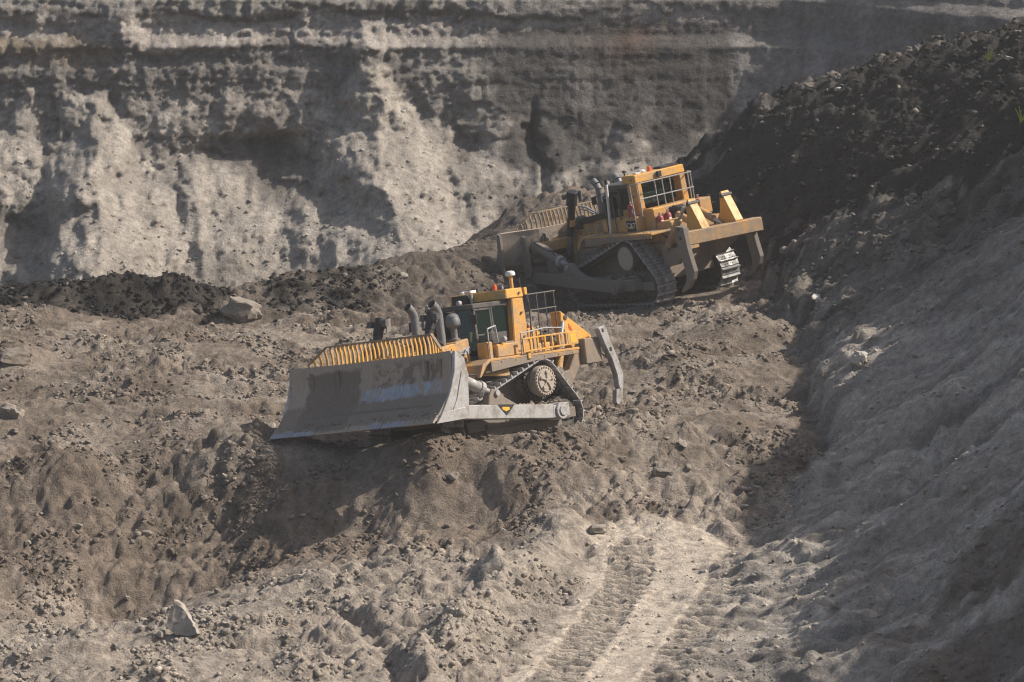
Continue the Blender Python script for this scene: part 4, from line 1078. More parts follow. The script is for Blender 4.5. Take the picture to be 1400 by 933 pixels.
        for (px, py) in ((.35, 1.30), (.62, 1.1), (-.3, 1.42)):
            M().tube([(px, py, 2.5), (px, py, 3.78), (px - .35, py + .02, 3.84), (px - .38, py + .02, 2.95)], .024).build('grab_rail', 'dark', root, 0)
        M().box(.1, .5, 1.05, 1.2, 3.0, 3.7).build('mirror_panel', 'black', root, .02)
    # handrail cage behind the cab
    if not far:
        ra = M(); yy = 1.1
        for zz in (4.2, 3.73): ra.tube([(-1.56, yy, zz), (-2.78, yy, zz + .02)], .024)
        for xx in (-1.58, -1.95, -2.32, -2.72): ra.tube([(xx, yy, 2.5), (xx, yy, 4.2)], .022)
        for zz in (4.2, 3.73): ra.tube([(-1.56, -yy, zz), (-2.78, -yy, zz)], .024); ra.tube([(-2.76, yy, zz), (-2.76, -yy, zz)], .022)
        for xx in (-1.58, -2.15, -2.72): ra.tube([(xx, -yy, 2.5), (xx, -yy, 4.2)], .022)
        ra.build('handrail', 'dark', root, 0)
    else:
        ra = M(); xx = -1.75
        for zz in (4.16, 3.62): ra.tube([(xx, 1.30, zz), (xx, -1.10, zz - .02)], .022)
        for yy in (1.30, .55, .22, -.12, -1.05): ra.tube([(xx, yy, 3.02), (xx, yy, 4.14)], .02)
        for zz in (4.16, 3.62): ra.tube([(xx, -1.10, zz - .02), (xx + .5, -1.32, zz - .02)], .022)
        ra.tube([(xx, 1.30, 4.16), (xx + .3, 1.42, 4.16), (xx + .3, 1.42, 2.5)], .022)
        ra.tube([(xx + .5, -1.32, 4.14), (xx + .5, -1.32, 2.5)], .022)
        ra.build('handrail', 'rail', root, 0)
    # rear wall and tank
    rw = M().box(-1.95, -1.42, -.98, 1.0, 2.05, 3.22).build('rear_tank', 'yellow', root, .04)
    M().box(-2.75, -1.95, -.95, .95, 1.95, 2.75).build('fuel_tank', 'yellow', root, .05)
    if far:
        M().cyl((-1.99, -.02, 2.55), (-1.99, -.02, 3.12), .30, n=20).box(-2.02, -1.95, -.32, .28, 2.35, 3.15).build('filter_recess', 'black', rw, .02)
        ex_at = ((-2.06, .82, 2.52), (-2.06, .46, 2.56), (-1.3, 1.42, 3.05), (-2.3, -.75, 2.85))
        M().box(-2.75, -2.1, -.98, -.45, 2.7, 3.25).build('hydraulic_tank', 'yellow', root, .03)
    else:
        ex_at = ((-2.06, .55, 2.85), (-2.06, -.6, 2.85))
    for (ex, ey, ez) in ex_at:
        e = M().lathe([(.115, 0), (.12, .03), (.12, .36), (.09, .42), (.04, .45)], (ex, ey, ez)).build('fire_extinguisher', 'red', root, 0, True)
        M().cyl((ex, ey, ez + .44), (ex, ey, ez + .52), .03, n=8).box(ex - .07, ex + .03, ey - .02, ey + .02, ez + .49, ez + .53).build('valve', 'rail', e, 0)
        M().box(ex - .124, ex - .10, ey - .05, ey + .05, ez + .12, ez + .26).build('paper_tag', 'white', e, 0)
    M().tube([(-2.0, .15, 3.15), (-2.15, .0, 3.1), (-2.2, -.2, 2.9), (-2.15, -.3, 2.6)], .03).tube([(-2.0, .3, 2.45), (-2.3, .1, 2.4), (-2.6, -.1, 2.45), (-2.9, -.2, 2.7)], .035).tube([(-2.0, .9, 2.4), (-2.4, .95, 2.2), (-2.9, .9, 2.25)], .03).build('hydraulic_hoses', 'black', root, 0)
    # ---------------------------------------------------------------- blade
    zl = lambda y: (.035 * y if far else 0.0)
    def bl(y, s):
        a = abs(y); wg = .53 * min(max((a - 1.95) / 1.2, 0), 1)
        yy = y * (1 - .03 * s) * (1.05 if far else 1.0)
        return Vector((4.68 - 1.07 * s - .30 * math.sin(math.pi * min(s * 1.05, 1)) + wg, yy, 1.02 + 1.84 * s + zl(y) + .06 * wg))
    ysn = [-3.22, -2.9, -2.55, -2.2, -1.97, -1.9, -1.3, -.65, 0, .65, 1.3, 1.9, 1.97, 2.2, 2.55, 2.9, 3.22]
    ssn = [0, .06, .12, .2, .3, .4, .5, .6, .7, .8, .9, 1.0]
    mb = M(); ns = len(ssn)
    for y in ysn:
        for s in ssn: mb.v.append(tuple(bl(y, s)))
    for y in ysn:
        for s in ssn: mb.v.append(tuple(bl(y, s) + Vector((-.09, 0, -.03))))
    off = len(ysn) * ns
    for i in range(len(ysn) - 1):
        for j in range(ns - 1):
            a = i * ns + j; mb.f.append((a, a + 1, a + ns + 1, a + ns)); mb.f.append((off + a, off + a + ns, off + a + ns + 1, off + a + 1))
        for j in (0, ns - 1):
            a = i * ns + j; mb.f.append((a, a + ns, off + a + ns, off + a))
    for i in (0, len(ysn) - 1):
        for j in range(ns - 1): a = i * ns + j; mb.f.append((a, off + a, off + a + 1, a + 1))
    blade = mb.build('blade', 'blade', root, 0, True)
    edges = [(-3.22, -1.97), (-1.93, -.66), (-.62, .64), (.68, 1.93), (1.97, 3.22)]
    for y0, y1 in edges:
        a0, a1, b0, b1 = bl(y0, -.035), bl(y1, -.035), bl(y0, .075), bl(y1, .075)
        f = Vector((.035, 0, .015)); bk = Vector((-.03, 0, -.015))
        M().hexa([a0 + bk, a1 + bk, a1 + f, a0 + f, b0 + bk, b1 + bk, b1 + f, b0 + f]).build('cutting_edge', MT['blade'], blade, .006)
    for s in (1, -1):
        zo = zl(3.2 * s)
        pl = [(5.14, 1.02 + zo), (4.86, 1.30 + zo), (4.52, 1.75 + zo), (4.25, 2.3 + zo), (4.13, 2.88 + zo), (3.78, 2.66 + zo), (3.70, 2.2 + zo), (3.86, 1.05 + zo)]
        bw = .16 if far else 0.0
        if far: pl = [(5.14, 1.02 + zo), (4.86, 1.30 + zo), (4.52, 1.75 + zo), (4.25, 2.3 + zo), (4.13, 2.88 + zo), (3.98, 2.84 + zo), (4.02, 2.3 + zo), (4.22, 1.6 + zo), (4.42, 1.05 + zo)]
        ep = M().prism(pl, (3.16 + bw) * s, (3.27 + bw) * s).build('end_plate', 'worn' if not far else 'dusty', blade, .012)
        M().prism([(4.62, 1.12 + zo), (4.30, 1.55 + zo), (3.98, 2.3 + zo), (3.90, 2.3 + zo), (4.05, 1.12 + zo)], (3.27 + bw) * s, (3.30 + bw) * s).build('wear_strip', 'worn' if not far else 'dusty', ep, .008)
        M().prism([(5.24, .96 + zo), (4.95, 1.24 + zo), (4.02, 1.30 + zo), (3.92, .98 + zo)], (3.272 + bw) * s, (3.33 + bw) * s).build('end_bit', 'worn' if not far else 'dusty', ep, .01)
        for yy in (2.55, 1.75):
            x0 = bl(yy, .5).x - .10
            M().prism([(x0, 1.15 + zl(yy * s)), (x0 + .02, 2.7 + zl(yy * s)), (x0 - .28, 2.62 + zl(yy * s)), (x0 - .42, 1.9 + zl(yy * s)), (x0 - .30, 1.12 + zl(yy * s))], (yy - .05) * s, (yy + .05) * s).build('gusset', 'dusty', blade, .012)
    for (z0, z1, dx0, dx1, mat, hw) in ((1.98, 2.34, -.48, -.10, 'yellow', 2.3), (1.12, 1.48, -.62, -.12, 'dusty', 2.5), (1.62, 1.78, -.36, -.05, 'yellow_dirty', 2.3)):
        yw = 1.9
        xb = bl(0, (0.5 * (z0 + z1) - 1.02) / 1.84).x
        b2 = M()
        def ring(y, dxw): return [(xb + dx0 + dxw, y, z0 + zl(y)), (xb + dx1 + dxw, y, z0 + zl(y)), (xb + dx1 + dxw, y, z1 + zl(y)), (xb + dx0 + dxw, y, z1 + zl(y))]
        st = [(-hw, .53 * (hw - 1.95) / 1.2), (-yw, 0), (yw, 0), (hw, .53 * (hw - 1.95) / 1.2)]
        for y, dxw in st: b2.v += ring(y, dxw)
        for i in range(3):
            for k in range(4): a = i * 4 + k; c = i * 4 + (k + 1) % 4; b2.f.append((a, c, c + 4, a + 4))
        b2.f += [(0, 1, 2, 3), (12, 13, 14, 15)]
        b2.build('stiffener_beam', mat, blade, .015)
    # slotted spill guard
    gy = np.linspace(-2.72, 2.72, 33)
    def gtop(y):
        a = abs(y); return 3.40 + zl(y) - .46 * max(a - 2.15, 0) / .57
    def gx(y, k): b = bl(y, 1.0); return b.x + (-.03 + .06 * k)
    rail_pts = [Vector((gx(y, 1), y * .97, gtop(y))) for y in (-2.72, -2.15, -1.95, 0, 1.95, 2.15, 2.72)]
    gr = M()
    for a, b in zip(rail_pts[:-1], rail_pts[1:]): gr.bar(a, b, .09, .05)
    gr.build('guard_rail', 'beam', blade, .008)
    for y in gy:
        if gtop(y) - 2.86 - zl(y) < .06: continue
        a = Vector((gx(y, 0), y * .97, bl(y, 1).z - .02)); b = Vector((gx(y, 1), y * .97, gtop(y)))
        mid = (a + b) / 2 + Vector((-.035, 0, 0))
        M().bar(a, mid, .07, .05, up=(0, 1, 0)).bar(mid, b, .07, .05, up=(0, 1, 0)).build('guard_bar', 'yellow_clean' if not far else 'beam', blade, .006)
    # ---------------------------------------------------------------- ripper
    zb0, zb1 = (1.95, 2.72) if not far else (1.92, 2.40)
    xb0, xb1 = (-4.34, -3.60) if not far else (-4.50, -4.06)
    rt = (lambda y: .04 * y) if far else (lambda y: 0.0)
    hw = 1.66 if far else 1.3
    beam = M().hexa([(xb0, -hw, zb0 + rt(-hw)), (xb1, -hw, zb0 + rt(-hw)), (xb1, hw, zb0 + rt(hw)), (xb0, hw, zb0 + rt(hw)), (xb0, -hw, zb1 + rt(-hw)), (xb1, -hw, zb1 + rt(-hw)), (xb1, hw, zb1 + rt(hw)), (xb0, hw, zb1 + rt(hw))]).build('ripper_beam', 'beam' if far else 'yellow_dirty', root, .03)
    for s in (1, -1):
        if far:
            prof = [(-3.86, 3.46), (-3.78, 3.40), (-3.55, 2.38), (-3.62, 2.0), (-4.08, 2.0), (-4.42, 2.40)]
            y0, y1 = .56 * s, .92 * s
        else:
            prof = [(-3.02, 3.62), (-3.0, 3.30), (-3.25, 2.6), (-3.7, 2.2), (-4.2, 2.2), (-4.30, 2.78)]
            y0, y1 = .62 * s, 1.02 * s
        la = M().prism(prof, y0, y1).build('ripper_arm', 'yellow_clean', root, .025)
        hx, hz_ = (-3.90, 3.30) if far else (-3.2, 3.40)
        M().cyl((hx, (y0 + y1) / 2 - .23, hz_), (hx, (y0 + y1) / 2 + .23, hz_), .075, n=12).build('pin', 'dark', la, .006)
        if not far:
            M().prism([(-3.32, 3.22), (-3.52, 2.92), (-3.46, 2.86), (-3.38, 3.0), (-3.30, 3.08)], 1.02 * s if s > 0 else -1.028, 1.028 * s if s > 0 else -1.02).build('warning_mark', 'redpaint', la, 0)
        # link, drawbar and cylinders
        M().prism([(-2.2, 1.15), (-2.9, 1.25), (xb1 + .02, zb0 + .05), (xb1 + .02, zb1 - .08), (-3.0, 1.85), (-2.2, 1.75)], .86 * s, 1.12 * s).build('ripper_link', 'yellow_dirty', root, .03)
        a, b = Vector((-2.45, 1.12 * s, 1.75)), Vector((-3.72, .98 * s, 3.22)) if far else Vector((-3.1, 1.0 * s, 3.3))
        d = b - a
        cy = M().cyl(a + d * .12, a + d * .72, .125, n=16).build('ripper_cylinder', 'yellow', root, .012, True)
        M().cyl(a + d * .70, b, .06, n=12).build('cylinder_rod', 'polish', cy, 0, True)
        M().cyl(a - Vector((0, .12 * s, 0)) + d * .06, a + Vector((0, .10 * s, 0)) + d * .06, .16, n=16).build('pin', 'yellow_dirty', cy, .01)
        a2, b2_ = Vector((-2.6, .45 * s, 2.9)), Vector((-3.85, .42 * s, 2.35))
        d2 = b2_ - a2
        c2 = M().cyl(a2, a2 + d2 * .65, .13, n=16).build('pitch_cylinder', 'yellow', root, .012, True)
        M().cyl(a2 + d2 * .6, b2_, .06, n=12).build('cylinder_rod', 'polish', c2, 0, True)
        # shank with its tip
        ys_ = ((hw + .09) if s > 0 else -1.50) if far else (hw + .10) * s
        zo = rt(ys_)
        if far:
            sh = [(-4.10, 2.62), (-4.56, 2.58), (-4.60, 1.90), (-4.66, 1.55), (-4.76, 1.05), (-4.62, .78), (-4.30, .52), (-4.22, .66), (-4.28, .9), (-4.27, 1.15), (-4.16, 1.72), (-4.10, 1.9)]
            tip = [(-4.60, .80), (-4.30, .50), (-3.86, .34), (-3.90, .42), (-4.20, .72)]
        else:
            sh = [(-4.08, 2.96), (-4.42, 3.04), (-4.58, 2.55), (-4.84, 1.95), (-4.97, 1.52), (-4.90, 1.10), (-4.76, 1.02), (-4.69, 1.18), (-4.68, 1.5), (-4.54, 1.98), (-4.30, 2.44)]
            tip = [(-4.92, 1.14), (-4.80, .80), (-4.58, .60), (-4.50, .72), (-4.58, 1.08)]
        if far and s < 0:
            sh = [(min(x, -4.0) + .42, min(z, 2.2)) for x, z in sh]; tip = [(x + .42, z) for x, z in tip]
        shk = M().prism([(x, z + zo) for x, z in sh], ys_ - .10, ys_ + .10).build('ripper_shank', 'worn' if not far else 'dusty', root, .02)
        M().prism([(x, z + zo) for x, z in tip], ys_ - .085, ys_ + .085).build('ripper_tip', 'worn' if not far else 'dusty', shk, .015)
        if far and s < 0: continue
        px, pz = (-4.34, 2.22) if far else (-4.52, 2.30)
        M().box(px - .05, px + .05, ys_ - .115, ys_ + .115, pz + zo - .06, pz + zo + .06).build('shank_pin', 'black', shk, .01)
        px, pz = (-4.32, 2.52) if far else (-4.26, 2.88)
        M().box(px - .05, px + .05, ys_ - .108, ys_ + .108, pz + zo - .06, pz + zo + .06).build('shank_hole', 'black', shk, .01)
        if far:
            M().box(xb0 + .03, xb1 - .02, (hw - .14) * s, (hw + .16) * s if False else (hw - .02) * s, zb1 + rt(hw * s) - .01, zb1 + rt(hw * s) + .12).build('shank_socket', 'yellow_dirty', beam, .02)
            M().box(xb0 + .02, xb1 - .04, (hw - .45) * s, (hw - .06) * s, zb0 + rt(hw * s) - .14, zb0 + rt(hw * s) + .01).build('shank_socket', 'yellow', beam, .02)
    M().box(-3.95, -3.3, -.5, .5, 2.12, 2.36).build('ripper_crosshead', 'yellow', root, .03)
    # ---------------------------------------------------------------- mud lying on the ledges
    mr = np.random.default_rng(71 if far else 72); mud = M()
    def lump(x, y, z, r):
        b = len(mud.v)
        for k in range(6):
            d = [(1, 0, 0), (-1, 0, 0), (0, 1, 0), (0, -1, 0), (0, 0, 1), (0, 0, -1)][k]
            j = mr.uniform(.6, 1.3, 3); mud.v.append((x + d[0] * r * j[0] + mr.normal() * r * .2, y + d[1] * r * j[1] + mr.normal() * r * .2, z + d[2] * r * .7 * j[2]))
        for a in (0, 1):
            for c_ in (2, 3):
                for e_ in (4, 5): mud.f.append((b + a, b + c_, b + e_))
    for s in (1, -1):
        for _ in range(110): lump(mr.uniform(-1.6, .4), mr.uniform(1.45, 2.1) * s, .98 + abs(mr.normal()) * .035, mr.uniform(.03, .11))
        for _ in range(60): lump(mr.uniform(-1.8, 1.7), mr.uniform(1.25, 1.65) * s, .96, mr.uniform(.03, .09))
        for _ in range(40):
            x = mr.uniform(-.4, 3.6); lump(x, mr.uniform(2.1, 2.4) * s, .96 + (x + .62) * .0964 + .01, mr.uniform(.015, .05))
        for _ in range(50): lump(mr.uniform(-2.6, .9), mr.uniform(1.0, 1.8) * s, 2.51, mr.uniform(.012, .035))
    for _ in range(120):
        y = mr.uniform(-3.1, 3.1); q_ = bl(y, mr.choice([.02, .05, .09, .12]) + mr.random() * .03); lump(q_.x + .02, q_.y, q_.z, mr.uniform(.015, .05))
    mo = mud.build('caked_mud', MAT_MUD, root, 0); mo['kind'] = 'stuff'
    # ---------------------------------------------------------------- marks
    if far:
        pl = M().box(-1.32, -.80, 1.34, 1.352, 2.52, 2.90).build('nameplate', 'black', root, .004)
        me = text_mesh('CAT', .26, 'logo_white')
        t = bpy.data.objects.new('lettering', me); COL.objects.link(t); t.parent = pl
        t.matrix_local = Matrix(((-1, 0, 0, -1.06), (0, 0, 1, 1.356), (0, 1, 0, 2.72), (0, 0, 0, 1)))
        M().prism([(-1.18, 2.62), (-.94, 2.62), (-1.06, 2.74)], 1.353, 1.362).build('yellow_triangle', 'logo_yellow', pl, 0)
    else:
        tr = M().prism([(1.75, 1.20), (1.05, 1.13), (1.42, .86)], 2.432, 2.440).build('arm_emblem', 'black', root, 0)
        M().prism([(1.58, 1.12), (1.28, 1.09), (1.28, 1.02), (1.43, .98), (1.58, 1.05)], 2.441, 2.446).build('yellow_triangle', 'logo_yellow', tr, 0)
    return root

near_dozer = bulldozer(dict(far=False, arm='worn', label='yellow bulldozer with earth-caked blade turned toward the viewer, lower of the two'))
far_dozer = bulldozer(dict(far=True, arm='dusty', label='yellow bulldozer seen from behind with raised ripper, beside the black coal slope'))
# ------------------------------------------------------------------ rocks
def rock_mesh(name, seed, sub=2, flat=0.7, mat=None, sharp=0.30):
    r = np.random.default_rng(seed)
    bm = bmesh.new(); bmesh.ops.create_icosphere(bm, subdivisions=sub, radius=1.0)
    # cut planes give broken faces
    planes = [(np.array(a) * 1.0 + r.normal(scale=.22, size=3), r.uniform(.52, .74)) for a in ((1, 0, 0), (-1, 0, 0), (0, 1, 0), (0, -1, 0), (0, 0, 1), (0, 0, -1))] + [(r.normal(size=3), r.uniform(.6, .85)) for _ in range(6)]
    for v in bm.verts:
        c = np.array(v.co)
        for n, d in planes:
            n = n / np.linalg.norm(n); k = c @ n
            if k > d: c = c - n * (k - d) * .92
        c = c * (1 + .10 * math.sin(4 * c[0] + seed) * math.sin(5 * c[1] + 2) + .08 * math.sin(9 * c[2] + seed * 2)) + r.normal(scale=.04, size=3)
        v.co = c * np.array([1.0, .82, flat])
    me = bpy.data.meshes.new(name); bm.to_mesh(me); bm.free()
    if mat: me.materials.append(mat)
    return me

ROCKS = [rock_mesh('rock', 300 + k, 2, f, MAT_ROCK) for k, f in enumerate((.7, .6, .8, .55, .75, .65))]
COALS = [rock_mesh('rock', 330 + k, 2, f, MAT_COALROCK) for k, f in enumerate((.7, .6, .8))]
PALES = [rock_mesh('rock', 350 + k, 2, f, MAT_PALE) for k, f in enumerate((.7, .6))]
SMALL = []
for k in range(8):
    bm = bmesh.new(); bmesh.ops.create_icosphere(bm, subdivisions=1, radius=1.0)
    rr = np.random.default_rng(400 + k)
    co = np.array([v.co for v in bm.verts]); co *= (1 + rr.normal(scale=.25, size=(len(co), 1))); co *= np.array([1, .8, .65])
    SMALL.append((co, np.array([[v.index for v in f.verts] for f in bm.faces]))); bm.free()

def ground_at(px, py):
    """first hit of the photo ray with the surveyed ground"""
    Yt = np.arange(70, 150, .1)
    P = np.array([place(px, py, y) for y in Yt])
    h = hz(P[:, 0], P[:, 1]); k = np.argmax(P[:, 2] < h)
    return P[k]

def put_rock(me, x, y, z, r, parent, name='rock', rot=None, sc=(1, 1, 1), sink=.35):
    o = bpy.data.objects.new(name, me); COL.objects.link(o)
    o.location = (x, y, z + r * (.65 - sink) * sc[2]); o.scale = (r * sc[0], r * sc[1], r * sc[2])
    o.rotation_euler = rot if rot else (random.uniform(-.4, .4), random.uniform(-.4, .4), random.uniform(0, 6.28))
    if parent: o.parent = parent
    return o

# boulders one can point to
def boulder(px, py, rpx, label, mat, seed, sc=(1, 1, 1), rot=(0, 0, 0), sub=3, flat=.75, name='boulder', sink=.3, cat='boulder'):
    p = ground_at(px, py); r = rpx * p[1] / FPX
    me = rock_mesh('boulder', seed, sub, flat, mat)
    o = put_rock(me, p[0], p[1], p[2], r, None, name, rot, sc, sink)
    o['label'] = label; o['category'] = cat
    return o
boulder(332, 436, 31, 'large brown boulder between the dark heaps behind the working level', MAT_ROCK, 501, (1.1, .9, .95), (.1, .25, .3), name='boulder', sink=.25)
boulder(1176, 496, 16, 'pale boulder lying on the shaded embankment', MAT_PALE, 503, (1, 1, 1.1), (.2, .1, 1.2))
boulder(816, 727, 14, 'square brown block at the head of the haul ramp', MAT_ROCK, 505, (1.2, .9, .8), (.1, 0, .2), sub=2)
boulder(1118, 411, 12, 'pale flat rock half-buried in the embankment', MAT_PALE, 507, (1.1, 1, .7), (.4, .1, .4), sub=2)
boulder(1172, 464, 10, 'small upright brown rock above the pale boulder', MAT_ROCK, 509, (.7, .8, 1.3), (.1, .1, .4), sub=2)
boulder(905, 650, 15, 'smooth brown boulder in the rubble below the working level', MAT_ROCK, 511, (1.35, .9, .75), (.1, .2, .3))
boulder(22, 492, 26, 'rounded brown boulder at the left end of the working level', MAT_ROCK, 513, (1.2, 1, .9), (.2, .1, .6), sink=.6)
boulder(18, 570, 24, 'large weathered boulder at the left edge of the ground', MAT_ROCK, 515, (1.1, 1.1, 1.0), (.2, .4, 1.1), sink=.6)
boulder(1380, 82, 8, 'pale stone on the crest of the coal slope', MAT_PALE, 517, (1.3, 1, .7), (.1, .2, .4), sub=2, name='stone', cat='stone')
boulder(1146, 124, 7, 'small pale stone midway along the coal crest', MAT_PALE, 519, (1.1, 1, .7), (.1, .1, .1), sub=2, name='stone', cat='stone')
# the upright slab in the foreground
def slab():
    p = ground_at(252, 862)
    r = p[1] / FPX
    pr = [(-22, -4), (-20, 24), (-16, 36), (-9, 33), (4, 18), (16, 4), (24, -6), (10, -12), (-8, -12)]
    m = M(); m.prism([(x * r, z * r) for x, z in pr], -.10, .12)
    bm = bmesh.new(); me = m.mesh('stone_slab', MAT_PALE2); bm.from_mesh(me)
    bmesh.ops.triangulate(bm, faces=bm.faces); bmesh.ops.subdivide_edges(bm, edges=bm.edges, cuts=3, use_grid_fill=True)
    rr = np.random.default_rng(5)
    for v in bm.verts: v.co += Vector(rr.normal(scale=.012, size=3)) + Vector((0, .06 * math.sin(v.co.x * 5 + 1), 0))
    bm.to_mesh(me); bm.free()
    o = bpy.data.objects.new('stone_slab', me); COL.objects.link(o); o.location = (p[0], p[1] - .25, p[2] + .16); o.rotation_euler = (R(-14), R(4), R(-16))
    o['label'] = 'pale pointed stone slab standing upright in the gully'; o['category'] = 'stone slab'
MAT_PALE2 = rock_mat('grey_slab', (0.30, 0.275, 0.245), (0.34, 0.31, 0.275))
slab()

# three hundred of the larger stones, each its own piece of the ground it lies on
def density(x, y):
    on_haul = np.interp(y, [80, 93, 94], [.15, .15, 1])
    return on_haul
cand = 0; made = {'ground': 0, 'embankment': 0}
def emb_at(x, y):
    i = int(np.clip(np.searchsorted(xs, x), 0, len(xs) - 1)); j = int(np.clip(np.searchsorted(ys, y), 0, len(ys) - 1))
    return TM['emask'][j, i], TM['haul'][j, i], coal[j, i], TM['track'][j, i]
def in_dozer(x, y, m=0.3):
    for Rm, T in ((NEAR_R, NEAR_T), (FAR_R, FAR_T)):
        lx = (x - T[0]) * Rm[0, 0] + (y - T[1]) * Rm[1, 0]; ly = (x - T[0]) * Rm[0, 1] + (y - T[1]) * Rm[1, 1]
        if abs(lx) < 2.9 + m and abs(ly) < 1.9 + m: return True
    return False
while made['ground'] < 290 and cand < 20000:
    cand += 1
    y = random.uniform(80, 128); x = random.uniform(-.15, .115) * y
    if in_dozer(x, y): continue
    e, hl, co, tr = emb_at(x, y)
    if e > .5 or (hl > .3 and random.random() > .06): continue
    cl = float(fbm(np.array([x * .35]), np.array([y * .35]), 2, seed=601)[0])
    if random.random() > .35 + .9 * cl: continue
    r = random.uniform(.09, .13) + .13 * random.random() ** 4
    put_rock(random.choice(ROCKS), x, y, float(hz(x, y)), r, ground, sc=(1, random.uniform(.7, 1.1), random.uniform(.6, 1)))
    made['ground'] += 1
cand = 0
while made['embankment'] < 200 and cand < 20000:
    cand += 1
    y = random.uniform(78, 134); x = random.uniform(.05, .15) * y
    e, hl, co, tr = emb_at(x, y)
    if e < .6: continue
    if co < .4 and random.random() > .35: continue
    r = random.uniform(.07, .11) + .10 * random.random() ** 4
    z = float(hz(x, y))
    me = random.choice(COALS if co > .5 and random.random() > .25 else ROCKS)
    put_rock(me, x, y, z, r, embankment, sc=(1, random.uniform(.7, 1.1), random.uniform(.6, .9)), sink=.55)
    made['embankment'] += 1

# the rest of the rubble, too many to count
def scatter(name, P, C, rad, mat, parent):
    n = len(P); Vs, Fs, Cs = [], [], []; base = 0
    which = rng.integers(0, 8, n); a = rng.uniform(0, 6.28, n); b = rng.uniform(-.8, .8, n)
    st = rng.uniform(.65, 1.25, (n, 3)); br = rng.uniform(.75, 1.35, n)
    for k in range(8):
        m = which == k; co, f = SMALL[k]; q = co[None] * st[m][:, None] * rad[m][:, None, None]
        cb, sb = np.cos(b[m])[:, None], np.sin(b[m])[:, None]; ca, sa = np.cos(a[m])[:, None], np.sin(a[m])[:, None]
        y1 = q[..., 1] * cb - q[..., 2] * sb; z1 = q[..., 1] * sb + q[..., 2] * cb; x1 = q[..., 0]
        q = np.stack([x1 * ca - y1 * sa, x1 * sa + y1 * ca, z1], -1) + P[m][:, None]
        q[..., 2] += rad[m][:, None] * .15
        nm = int(m.sum()); Vs.append(q.reshape(-1, 3)); Fs.append((f[None] + base + (np.arange(nm) * len(co))[:, None, None]).reshape(-1, 3)); base += nm * len(co)
        Cs.append(np.repeat(C[m] * br[m][:, None], len(co), 0))
    Vv_, Ff, Cc = np.concatenate(Vs), np.concatenate(Fs), np.concatenate(Cs)
    me = bpy.data.meshes.new(name)
    me.vertices.add(len(Vv_)); me.vertices.foreach_set('co', Vv_.astype(np.float32).ravel())
    me.loops.add(len(Ff) * 3); me.loops.foreach_set('vertex_index', Ff.astype(np.int32).ravel())
    me.polygons.add(len(Ff)); me.polygons.foreach_set('loop_start', np.arange(0, len(Ff) * 3, 3, dtype=np.int32)); me.polygons.foreach_set('loop_total', np.full(len(Ff), 3, dtype=np.int32))
    at = me.attributes.new('Col', 'FLOAT_COLOR', 'POINT'); c4 = np.ones((len(Vv_), 4), np.float32); c4[:, :3] = np.clip(Cc, .01, .7); at.data.foreach_set('color', c4.ravel())
    me.update(); me.validate(); me.materials.append(mat)
    o = bpy.data.objects.new(name, me); COL.objects.link(o); o['kind'] = 'stuff'
    o.parent = parent
    return o

cl_f = fbm(X * .45, Y * .45, 3, seed=611)
def at_grid(A, x, y):
    return A[np.clip(np.searchsorted(ys, y), 0, len(ys) - 1), np.clip(np.searchsorted(xs, x), 0, len(xs) - 1)]
def dozer_mask(x, y):
    out = np.zeros(x.shape, bool)
    for Rm, T in ((NEAR_R, NEAR_T), (FAR_R, FAR_T)):
        lx = (x - T[0]) * Rm[0, 0] + (y - T[1]) * Rm[1, 0]; ly = (x - T[0]) * Rm[0, 1] + (y - T[1]) * Rm[1, 1]
        out |= (np.abs(lx) < 2.7) & (np.abs(ly) < 1.7)
    return out
n = 130000
y = rng.uniform(79, 130, n); x = rng.uniform(-.155, .125, n) * y; u = rng.random(n)
keep = (at_grid(TM['emask'], x, y) < .55) & ~dozer_mask(x, y) & (u < .22 + 1.3 * at_grid(cl_f, x, y)) & (rng.random(n) > .85 * at_grid(TM['haul'], x, y))
x, y = x[keep], y[keep]
n = 62000
x2 = rng.uniform(-.155, .125, n); y2 = rng.uniform(79, 128, n); x2 = x2 * y2
k2 = (at_grid(TM['emask'], x2, y2) < .55) & ~dozer_mask(x2, y2) & (rng.random(n) < sstep(.05, .5, at_grid(cl_f, x2, y2)) * .8) & (at_grid(TM['haul'], x2, y2) < .3)
x2, y2 = x2[k2], y2[k2]
scatter('clods', np.stack([x2, y2, hz(x2, y2) - .02], -1), at_grid(colr, x2, y2) * 1.1, .04 + .11 * rng.random(len(x2)) ** 3, MAT_EARTH, ground)
scatter('rubble', np.stack([x, y, hz(x, y)], -1), at_grid(colr, x, y) * 1.08, .016 + .085 * rng.random(len(x)) ** 4, MAT_EARTH, ground)
n = 40000
x = rng.uniform(-20, 0, n); y = rng.uniform(115.5, 123, n)
keep = (np.maximum(at_grid(d_heap, x, y), at_grid(d_heap3, x, y)) > .6) & (rng.random(n) < .10)
x, y = x[keep], y[keep]
scatter('coal_lumps', np.stack([x, y, hz(x, y)], -1), np.full((len(x), 3), .020) + .03 * (rng.random((len(x), 1)) < .15), .04 + .13 * rng.random(len(x)) ** 2.5, MAT_EARTH, ground)
n = 30000
y = rng.uniform(75, 135, n); x = rng.uniform(.02, .155, n) * y
keep = (at_grid(TM['emask'], x, y) > .45) & (rng.random(n) < .26 + .45 * at_grid(coal, x, y) + .8 * at_grid(band, x, y) + .4 * at_grid(cl_f, x, y))
x, y = x[keep], y[keep]
cc = at_grid(colr, x, y) * 1.15; pl = rng.random(len(x)) < .05 + .25 * at_grid(band, x, y); cc[pl] = (.20, .18, .15)
scatter('rubble', np.stack([x, y, hz(x, y)], -1), cc, .02 + (.07 + .09 * at_grid(coal, x, y)) * rng.random(len(x)) ** 3, MAT_EARTH, embankment)
n = 11000
u = rng.uniform(-40, 1000, n); v = rng.uniform(130, 430, n); x = (u - 700) * .0332; z = 8.4 - v * .0334
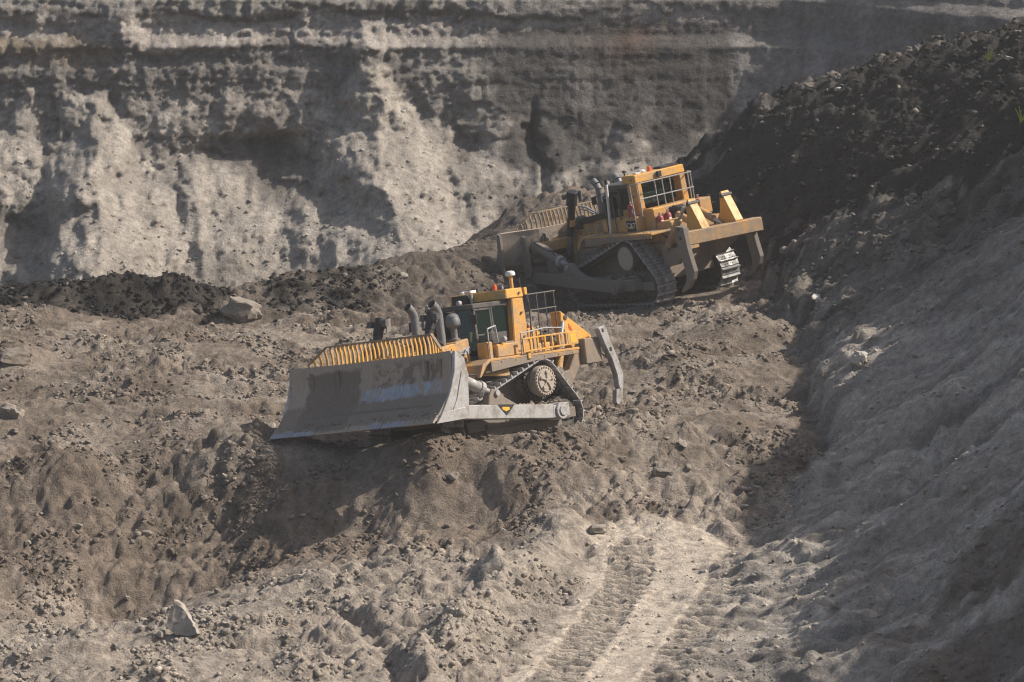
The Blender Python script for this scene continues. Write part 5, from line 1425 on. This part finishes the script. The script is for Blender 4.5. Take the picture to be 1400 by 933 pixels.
ji = np.clip(np.searchsorted(wzs, z), 0, len(wzs) - 1), np.clip(np.searchsorted(wxs, x), 0, len(wxs) - 1)
keep = rng.random(n) < .05 + .45 * cone[ji] * np.clip((v - 120) / 200, 0.2, 1) + .45 * np.clip((v - 250) / 120, 0, 1)
x, z = x[keep], z[keep]; ji = ji[0][keep], ji[1][keep]
scatter('talus_rubble', np.stack([x, wall_y(x, z) + .02, z], -1), wc[ji] * 1.08, .025 + .12 * rng.random(len(x)) ** 6, MAT_WALL, pit_wall)

# ------------------------------------------------------------------ two grass sprigs on the coal slope
m, nt_, p_ = new_mat('grass_blade'); p_.inputs['Base Color'].default_value = (0.42, 0.46, 0.03, 1); p_.inputs['Roughness'].default_value = 0.6
MAT_GRASS = m
def sprig(px, py, blades, label):
    p = ground_at(px, py); r = p[1] / FPX
    root = bpy.data.objects.new('grass_tuft', None); COL.objects.link(root); root.location = p
    root['label'] = label; root['category'] = 'grass'; root['group'] = 'grass tufts on the coal slope'
    for (dx, h, bend) in blades:
        mm = M(); pts = []
        for k in range(6):
            t = k / 5; pts.append(Vector(((dx * t + bend * t * t) * r, -.05 * t, h * r * (t - .25 * abs(bend) / 20 * t * t) - .05)))
        for k in range(5):
            w0, w1 = 2.0 * r * (1 - .8 * k / 5), 2.0 * r * (1 - .8 * (k + 1) / 5)
            mm.hexa([pts[k] + Vector((-w0, -.008, 0)), pts[k] + Vector((w0, -.008, 0)), pts[k] + Vector((w0, .008, 0)), pts[k] + Vector((-w0, .008, 0)),
                     pts[k + 1] + Vector((-w1, -.008, 0)), pts[k + 1] + Vector((w1, -.008, 0)), pts[k + 1] + Vector((w1, .008, 0)), pts[k + 1] + Vector((-w1, .008, 0))])
        mm.build('leaf', MAT_GRASS, root, 0)
sprig(1351, 84, [(-1, 22, 1), (3, 18, 3), (-3, 15, -1), (5, 12, 4)], 'small green grass tuft on the crest of the coal slope')
sprig(1397, 170, [(-2, 28, -3), (-5, 26, -5), (2, 27, 6), (-1, 18, -6)], 'green grass tuft at the right edge of the coal slope')

# ------------------------------------------------------------------ dusty air
bm = bmesh.new(); bmesh.ops.create_cube(bm, size=1.0)
me = bpy.data.meshes.new('haze'); bm.to_mesh(me); bm.free()
hz_o = bpy.data.objects.new('haze', me); COL.objects.link(hz_o); hz_o['kind'] = 'stuff'
hz_o.scale = (1900, 1900, 42); hz_o.location = (0, 0, 10.5)
mm_ = bpy.data.materials.new('haze'); mm_.use_nodes = True; nt_ = mm_.node_tree
for n_ in list(nt_.nodes):
    if n_.type != 'OUTPUT_MATERIAL': nt_.nodes.remove(n_)
pv = nt_.nodes.new('ShaderNodeVolumePrincipled'); pv.inputs['Color'].default_value = (0.92, 0.90, 0.87, 1); pv.inputs['Density'].default_value = HAZE; pv.inputs['Anisotropy'].default_value = 0.2
nt_.links.new(pv.outputs[0], [n_ for n_ in nt_.nodes if n_.type == 'OUTPUT_MATERIAL'][0].inputs['Volume'])
me.materials.append(mm_)
